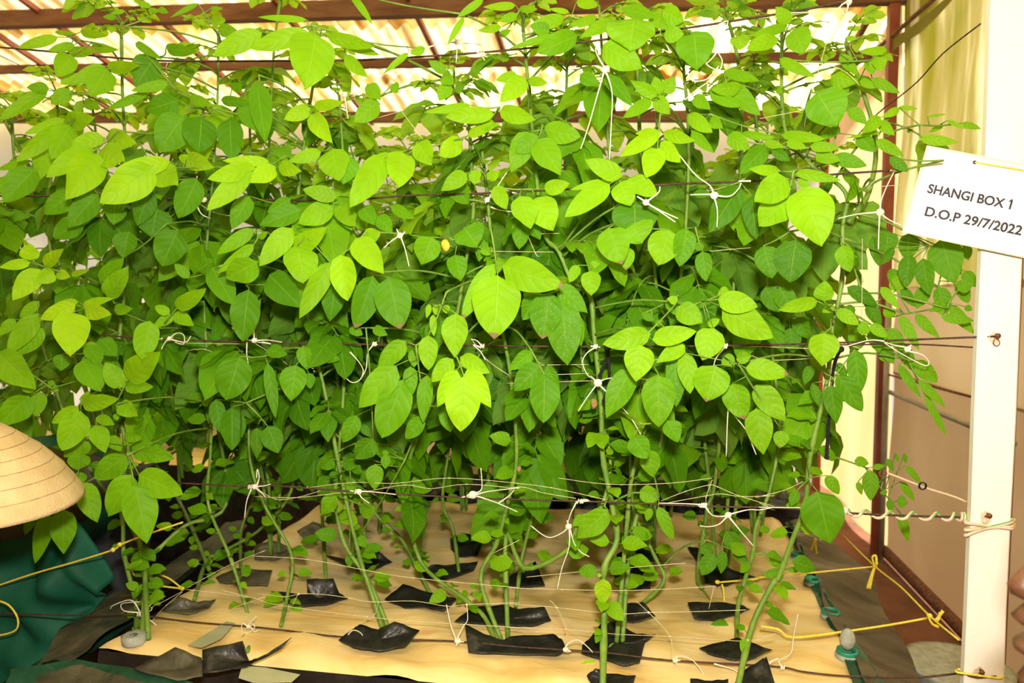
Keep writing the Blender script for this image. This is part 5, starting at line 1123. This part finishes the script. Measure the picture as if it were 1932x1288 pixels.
tag(mb.build('wire_ring', M['rust']), 'small rusty wire ring hanging under the nail below the sign', 'wire ring')
mb = MB(); mb.ball(T(1859,983,PY0-.006), .004, 8, 6, (1,.5,1)); tag(mb.build('nail_cap', M['cable']), 'pale washer just under the nail above the wrapped cable', 'washer')
ytw([(1804,1264,1.335),(1806,1268,1.317),(1840,1273,1.315),(1885,1279,1.315),(1890,1276,1.33),(1888,1274,1.345),(1806,1262,1.345)], 'yellow twine wound round the foot of the white post', 1.32)

TL = T(1722.8,270.9,1.300); TR = T(1932,311,1.300); BL = T(1701.5,438,1.300)
ex = (TR-TL).normalized(); ez = (TL-BL); hgt = ez.length; ez = (ez-ex*ez.dot(ex)).normalized(); ey = ez.cross(ex)
wid = hgt*1.40
RS = Matrix((ex, ey, ez)).transposed().to_4x4(); RS.translation = BL
sg = empty('laminated_sign', BL, 'white laminated paper sign reading SHANGI BOX 1 tied to the white post', 'sign')
mb = MB()
def slab(m_, x0, x1, z0, z1, y0, y1): m_.box((x0,y0,z0),(x1,y1,z1), RS)
slab(mb, 0, wid, 0, hgt, -.0003, .0009); mb.build('lamination', noise_mat('clear_laminate', (.52,.56,.50), (.62,.66,.58), 80, .15), sg, smooth=False)
mb = MB(); slab(mb, .0045, wid-.004, .002, hgt-.004, -.0007, -.0002); mb.build('paper', M['paper'], sg, smooth=False)
def text(s_, px, py, px2, hcap, name):
    q = RS.inverted() @ T(px, py, 1.300)
    cu = bpy.data.curves.new(name, 'FONT'); cu.body = s_; cu.size = hcap/.70; cu.extrude = .0001; cu.offset = .00055
    cu.materials.append(M['ink']); o = bpy.data.objects.new(name, cu); link(o)
    bpy.context.view_layer.update(); wd = o.dimensions.x
    q2 = RS.inverted() @ T(px2, py+(px2-px)*.15, 1.300)
    sx = (q2.x-q.x)/wd
    me = bpy.data.meshes.new_from_object(o.evaluated_get(bpy.context.evaluated_depsgraph_get()))
    bpy.data.objects.remove(o)
    R2 = RS.to_3x3() @ Matrix(((1,0,0),(0,0,-1),(0,1,0)))
    vs = [R2 @ Vector((v.co.x*sx, v.co.y, v.co.z)) + RS.to_3x3() @ Vector((q.x, -.0010, q.z)) for v in me.vertices]
    me2 = bpy.data.meshes.new(name); me2.from_pydata([tuple(v) for v in vs], [], [tuple(p.vertices) for p in me.polygons]); me2.materials.append(M['ink'])
    o = link(bpy.data.objects.new(name, me2)); o.parent = sg
text('SHANGI BOX 1', 1748, 363, 1908, .0145, 'lettering')
text('D.O.P 29/7/2022', 1742, 406, 1927, .0150, 'lettering')
mb = MB(); mb.tube([T(1904.2,380.5,1.2988), T(1909.6,376,1.2988)], .0011, 4); mb.build('lettering', M['ink'], sg)
mb = MB(); h_ = T(1839,306,1.2985); mb.tube([h_+RS.to_3x3() @ Vector((.0022*math.cos(t), 0, .0022*math.sin(t))) for t in np.linspace(0, 6.28, 12)], .0010, 5); mb.ball(h_, .0018, 8, 5, (1,.3,1)); mb.build('punched_hole', M['ink'], sg)
mb = MB(); mb.tube([h_, T(1870,311,1.294), T(1935,322,1.294), T(1960,330,1.298)], .0014, 6, sub=4); tag(mb.build('sign_string', M['yellow_twine']), 'pale yellow string threaded through the hole of the sign', 'string')

# small things beside the right aisle
def lump(name, px, py, Y, rx, ry, rz, mat, label, cat):
    p = T(px, py, Y); mb = MB(); mb.ball(p, 1, 16, 10, (rx,ry,rz)); o = mb.build(name, mat)
    return tag(o, label, cat)
# grey bucket-like block standing behind the post base
p = B(1795,1230,.45)
mb = MB(); n = 20; c = Vector((.86,2.05,0))
prf = [(.10,0),(.13,.55),(.135,.56),(.12,.56)]
vs = [c+Vector((a*math.cos(2*math.pi*j/n), a*math.sin(2*math.pi*j/n), h)) for a, h in prf for j in range(n)]
mb.add(vs, [(i*n+j, i*n+(j+1) % n, (i+1)*n+(j+1) % n, (i+1)*n+j) for i in range(3) for j in range(n)]+[tuple(range(n-1,-1,-1)), tuple(3*n+j for j in range(n))])
tag(mb.build('grey_drum', M['grey_foam']), 'grey drum standing in the right aisle behind the foot of the white post', 'drum')

# ------------------------------------------------------------------ people
def skin_mesh(joints, bones, sub=2):
    """joints: {name: (Vector, radius)}; one continuous surface"""
    names = list(joints); me = bpy.data.meshes.new('tmp'); me.from_pydata([tuple(joints[n_][0]) for n_ in names], [(names.index(a), names.index(b)) for a, b in bones], [])
    o = link(bpy.data.objects.new('tmp', me)); md = o.modifiers.new('skin', 'SKIN')
    for i, n_ in enumerate(names):
        r = joints[n_][1]; me.skin_vertices[0].data[i].radius = (r, r)
    me.skin_vertices[0].data[0].use_root = True
    md.use_smooth_shade = True; s_ = o.modifiers.new('sub', 'SUBSURF'); s_.levels = s_.render_levels = sub
    dg = bpy.context.evaluated_depsgraph_get(); dg.update()
    ev = bpy.data.meshes.new_from_object(o.evaluated_get(dg))
    vs = [v.co.copy() for v in ev.vertices]; fs = [tuple(p_.vertices) for p_ in ev.polygons]
    bpy.data.objects.remove(o); return vs, fs
def head_verts(c, fwd, up, k=1.0):
    """lofted head with brow, nose, lips and chin; c = centre at ear level"""
    fwd = fwd.normalized(); up = (up-fwd*up.dot(fwd)).normalized(); lf = up.cross(fwd)
    rows = [(-.135,.050,.050,.048,.6),(-.122,.085,.062,.056,.5),(-.112,.103,.070,.062,.5),(-.101,.107,.078,.066,.45),(-.091,.099,.082,.067,.42),(-.083,.101,.085,.068,.38),(-.076,.113,.087,.069,.42),(-.070,.114,.088,.069,.42),
            (-.0665,.104,.088,.07,.4),(-.062,.094,.088,.07,.38),(-.057,.094,.088,.07,.38),(-.0535,.110,.088,.07,.4),(-.048,.118,.089,.07,.42),(-.041,.112,.089,.071,.38),(-.035,.104,.089,.071,.34),(-.032,.110,.089,.072,.30),(-.027,.122,.09,.072,.27),(-.018,.126,.09,.073,.24),(-.010,.121,.09,.073,.20),
            (.002,.110,.09,.074,.18),(.015,.100,.09,.075,.18),(.026,.096,.089,.075,.25),(.036,.101,.089,.076,.9),(.055,.099,.088,.076,.9),(.075,.091,.085,.073,.9),(.095,.076,.078,.066,.9),(.112,.052,.06,.050,.9),(.122,.022,.03,.024,.9)]
    n = 56; vs = []
    for z, F, a, b, sg_ in rows:
        for j in range(n):
            t = 2*math.pi*j/n; tt = t if t < math.pi else t-2*math.pi
            x = a*math.cos(tt)*(.95 if abs(tt) > 1.57 else .9)+(F-a*.9)*math.exp(-(tt/sg_)**2)
            y = b*math.sin(tt)
            if .005 < z < .033: x -= .010*math.exp(-((abs(tt)-.42)/.2)**2)    # eye sockets
            vs.append(c+(fwd*x+lf*y+up*z)*k)
    m = len(rows); fs = [(i*n+j, i*n+(j+1) % n, (i+1)*n+(j+1) % n, (i+1)*n+j) for i in range(m-1) for j in range(n)]
    fs += [tuple(range(n-1,-1,-1)), tuple((m-1)*n+j for j in range(n))]
    return vs, fs
def head_extras(c, fwd, up, k, parent, hair=True, teeth=False):
    fwd = fwd.normalized(); up = (up-fwd*up.dot(fwd)).normalized(); lf = up.cross(fwd)
    at = lambda x, y, z: c+(fwd*x+lf*y+up*z)*k
    for s_ in (-1, 1):
        mb = MB(); mb.ball(at(.071,s_*.031,.018), .0125*k, 14, 10); e_ = mb.build('eye', M['eye'], parent)
        mb = MB(); mb.ball(at(.0805,s_*.033,.018), .0055*k, 10, 8); mb.build('iris', M['iris'], e_)
        mb = MB(); mb.tube([at(-.005,s_*.074,.025), at(-.018,s_*.088,.030), at(-.022,s_*.090,.005), at(-.012,s_*.082,-.025), at(0,s_*.074,-.028)], [.005*k,.007*k,.007*k,.006*k,.004*k], 8, sub=3); mb.build('ear', M['skin'], parent)
    if hair:
        vs = []; n = 28; m = 9
        for i in range(m):
            ph = i/(m-1)*1.75
            for j in range(n):
                t = 2*math.pi*j/n; q = .105
                x = -.008+q*math.sin(ph)*math.cos(t); z = .028+.106*math.cos(ph)
                if math.cos(t) > .2 and z < .075: z = .075; 
                vs.append(at(x*1.0, .083*math.sin(ph)*math.sin(t), z))
        o = mesh_obj('hair', vs, [(i*n+j, i*n+(j+1) % n, (i+1)*n+(j+1) % n, (i+1)*n+j) for i in range(m-1) for j in range(n)], M['hair'], parent)
    if teeth:
        mb = MB()
        for i in range(-4, 5):
            a = i*.16; mb.ball(at(.040+.046*math.cos(a), .046*math.sin(a)*1.1, -.0585), .0045*k, 8, 6, (1,1,1.2))
        mb.build('teeth', M['teeth'], parent)
def hand(J, bones, wrist, dirv, palm_n, side_, tag_, k=1.):
    """palm + five fingers appended to the skeleton"""
    d = dirv.normalized(); nrm = palm_n.normalized(); sd = d.cross(nrm).normalized()*side_
    J[tag_+'p'] = (wrist+d*.045*k, .020*k); bones.append((tag_+'w', tag_+'p'))
    for i, (off, ln) in enumerate(((-.030,.072),(-.010,.082),(.010,.078),(.028,.062))):
        a = wrist+d*.085*k+sd*off*k; J[tag_+'k%d' % i] = (a, .0095*k); bones.append((tag_+'p', tag_+'k%d' % i))
        b = a+(d*.85-nrm*.4).normalized()*ln*.5*k; J[tag_+'m%d' % i] = (b, .0085*k); bones.append((tag_+'k%d' % i, tag_+'m%d' % i))
        e_ = b+(d*.5-nrm*.8).normalized()*ln*.5*k; J[tag_+'e%d' % i] = (e_, .007*k); bones.append((tag_+'m%d' % i, tag_+'e%d' % i))
    a = wrist+d*.03*k-sd*.032*k; J[tag_+'t0'] = (a, .011*k); bones.append((tag_+'p', tag_+'t0'))
    b = a+(d*.7-sd*.6-nrm*.2).normalized()*.038*k; J[tag_+'t1'] = (b, .0095*k); bones.append((tag_+'t0', tag_+'t1'))
    J[tag_+'t2'] = (b+(d*.8-sd*.2-nrm*.4).normalized()*.028*k, .008*k); bones.append((tag_+'t1', tag_+'t2'))
def person(name, loc, label, J, bones, head, skinparts, clothes, hair, teeth, hk=1.):
    vs, fs = skin_mesh(J, bones)
    hv, hf = head_verts(*head); n = len(vs); vs += hv; fs += [tuple(i+n for i in f) for f in hf]
    o = mesh_obj(name, vs, fs, M['skin']); tag(o, label, 'person')
    head_extras(*head, o, hair, teeth)
    for cname, keys, cb, grow_, mat, disp in clothes:
        cj = {q: (J[q][0], J[q][1]+grow_(q)) for q in keys}
        v2, f2 = skin_mesh(cj, cb, 3)
        if disp:
            c0 = [v for v in v2]
            v2 = [v+Vector((math.sin(v.z*41+v.x*23)*math.cos(v.y*37+v.z*13), math.cos(v.x*31+v.z*29), math.sin(v.y*33+v.x*39)))*disp for v in v2]
        mesh_obj(cname, v2, f2, mat, o)
    return o
V = Vector
# person leaning in from the left aisle: tan brimmed hat, green coat
ht = DZ(158,932,1.10)                                  # right tip of the brim
hc = ht+V((-.36,.03,.06))
elb = DZ(90,1100,1.86)
sh_l = DZ(-60,1030,1.80)
J = {'pelvis':(V((-1.75,1.98,.90)),.15),'waist':(V((-1.66,1.82,1.00)),.14),'chest':(V((-1.52,1.60,1.06)),.155),'neck':(V((-1.28,1.28,1.14)),.06),'skull':(V((hc.x-.08,hc.y+.10,hc.z-.06)),.055),
     'Lsh':(sh_l,.075),'Lel':(elb,.052),'Lw':(DZ(-60,1260,1.80),.03),'Rsh':(V((-1.62,1.36,1.08)),.075),'Rel':(V((-1.66,1.16,.86)),.05),'Rw':(V((-1.45,1.08,.72)),.03),
     'Lh':(V((-1.64,2.0,.86)),.11),'Lkn':(V((-1.50,1.75,.50)),.07),'Lan':(V((-1.50,1.98,.09)),.045),'Lt':(V((-1.47,1.80,.045)),.04),
     'Rh':(V((-1.86,2.0,.86)),.11),'Rkn':(V((-1.85,1.72,.50)),.07),'Ran':(V((-1.85,1.98,.09)),.045),'Rt':(V((-1.85,1.80,.045)),.04)}
bn = [('pelvis','waist'),('waist','chest'),('chest','neck'),('neck','skull'),('chest','Lsh'),('Lsh','Lel'),('Lel','Lw'),('chest','Rsh'),('Rsh','Rel'),('Rel','Rw'),
      ('pelvis','Lh'),('Lh','Lkn'),('Lkn','Lan'),('Lan','Lt'),('pelvis','Rh'),('Rh','Rkn'),('Rkn','Ran'),('Ran','Rt')]
b2 = list(bn)
hand(J, b2, J['Lw'][0], V((.6,-.5,-.4)), V((0,-.3,1)), 1, 'L'); hand(J, b2, J['Rw'][0], V((.7,-.3,-.3)), V((0,-.2,1)), -1, 'R')
torso = ['pelvis','waist','chest','Lsh','Lel','Lw','Rsh','Rel','Rw']; tb = [q for q in bn if q[0] in torso and q[1] in torso]
legs = ['pelvis','Lh','Lkn','Lan','Rh','Rkn','Ran']; lb_ = [q for q in bn if q[0] in legs and q[1] in legs]
gp = person('person', V((-1.6,1.7,0)), 'person in a green coat and tan brimmed hat leaning in at the left edge', J, b2, (hc+V((-.02,.01,-.075)), V((.35,-.8,-.5)), V((.1,-.3,1)), 1.0), None,
    [('green_coat', torso, tb, lambda q: {'Lw':.028,'Rw':.03,'Lel':.052,'Rel':.05,'Lsh':.05}.get(q,.045), M['coat'], .006), ('trousers', legs, lb_, lambda q: .02, M['trousers'], .003)], True, False)
# coat tail hanging below the sleeve
def coat_tail(u, v):
    top = [DZ(x, y, d) for x, y, d in ((-60,985,1.70),(60,975,1.69),(135,985,1.68),(207,1095,1.70))]
    bot = [DZ(x, y, d) for x, y, d in ((-80,1330,1.68),(10,1288,1.66),(85,1240,1.68),(140,1195,1.70))]
    s_ = u*3; i = min(int(s_), 2); a = top[i].lerp(top[i+1], s_-i); b = bot[i].lerp(bot[i+1], s_-i)
    p_ = a.lerp(b, v); p_.y += -.020*math.sin(u*10+v*2.5)*math.sin(v*2.6+.3)-.020*math.sin(v*10+u*6)*(.3+u*.7)-.010*math.sin(v*19-u*9+math.sin(u*7)); return p_
ct = quadgrid('coat_fold', coat_tail, 40, 40, M['coat'], gp); md = ct.modifiers.new('t', 'SOLIDIFY'); md.thickness = .004
# hat
he = empty('hat', (ht.x-.25, ht.y+.01, ht.z), 'tan cloth hat with a wide stitched brim poking in at the left edge', 'hat')
cx = V((ht.x-.340, ht.y+.03, ht.z-.008)); n = 64
tiltm = Euler((math.radians(-4), math.radians(8), 0)).to_matrix()
def ringpt(r, z, t, wv=0): return cx+tiltm @ V((r*math.cos(t), r*.93*math.sin(t), z+wv*math.sin(2*t+.6)))
def lathe(rows, name, mat, parent, wv=.006):
    vs = [ringpt(r, z, 2*math.pi*j/n, wv*min(1, r/.15)) for r, z in rows for j in range(n)]
    return mesh_obj(name, vs, [(i*n+j, i*n+(j+1) % n, (i+1)*n+(j+1) % n, (i+1)*n+j) for i in range(len(rows)-1) for j in range(n)], mat, parent)
lathe([(.100,.108),(.135,.090),(.175,.066),(.210,.038),(.236,.010),(.247,-.003),(.250,-.009),(.243,-.010),(.205,.028),(.17,.054),(.13,.076),(.098,.096)], 'brim', M['hat'], he)
lathe([(.102,.106),(.098,.135),(.094,.165),(.085,.185),(.055,.195),(.0,.198)], 'crown', M['hat'], he, 0)
for r in (.128,.150,.172,.192,.212,.230):
    z = np.interp(r, [.100,.135,.175,.210,.236], [.108,.090,.066,.038,.010])
    mb = MB(); mb.tube([ringpt(r, z+.0002, 2*math.pi*j/90, .006*min(1, r/.15)) for j in range(91)], .0006, 4); mb.build('stitching', M['thread'], he)

# smiling person cut by the right edge, in profile
kf = 1.0; mth_ = DZ(1938,1196,.62)
fwd = V((-1,-.12,.06)).normalized(); upv = V((0,0,1))
hc2 = mth_-fwd*.108*kf-upv*(-.062)*kf
bx_ = hc2.x+.07; by_ = hc2.y+.02; z0 = hc2.z
J = {'pelvis':(V((bx_+.02,by_,z0-.72)),.14),'waist':(V((bx_+.02,by_,z0-.55)),.12),'chest':(V((bx_+.02,by_,z0-.33)),.13),'neck':(V((bx_-.02,by_,z0-.17)),.052),'skull':(V((hc2.x+.015,hc2.y,z0-.06)),.055),
     'Lsh':(V((bx_+.02,by_-.16,z0-.25)),.06),'Lel':(V((bx_+.05,by_-.19,z0-.50)),.042),'Lw':(V((bx_-.02,by_-.17,z0-.74)),.028),
     'Rsh':(V((bx_+.02,by_+.16,z0-.25)),.06),'Rel':(V((bx_+.06,by_+.19,z0-.50)),.042),'Rw':(V((bx_-.0,by_+.18,z0-.74)),.028),
     'Lh':(V((bx_+.02,by_-.09,z0-.76)),.10),'Lkn':(V((bx_-.02,by_-.10,.42)),.062),'Lan':(V((bx_+.03,by_-.10,.08)),.042),'Lt':(V((bx_-.12,by_-.10,.04)),.036),
     'Rh':(V((bx_+.02,by_+.09,z0-.76)),.10),'Rkn':(V((bx_-.02,by_+.10,.42)),.062),'Ran':(V((bx_+.03,by_+.10,.08)),.042),'Rt':(V((bx_-.12,by_+.10,.04)),.036)}
b2 = list(bn); hand(J, b2, J['Lw'][0], V((-.2,0,-1)), V((0,-1,0)), 1, 'L'); hand(J, b2, J['Rw'][0], V((-.2,0,-1)), V((0,1,0)), 1, 'R')
person('person', V((bx_,by_,0)), 'smiling person in profile cut off by the right edge beside the white post', J, b2, (hc2, fwd, upv, kf), None,
    [('shirt', torso, tb, lambda q: {'Lw':.014,'Rw':.014}.get(q,.02), M['shirt'], .003), ('trousers', legs, lb_, lambda q: .018, M['trousers'], .003)], True, True)
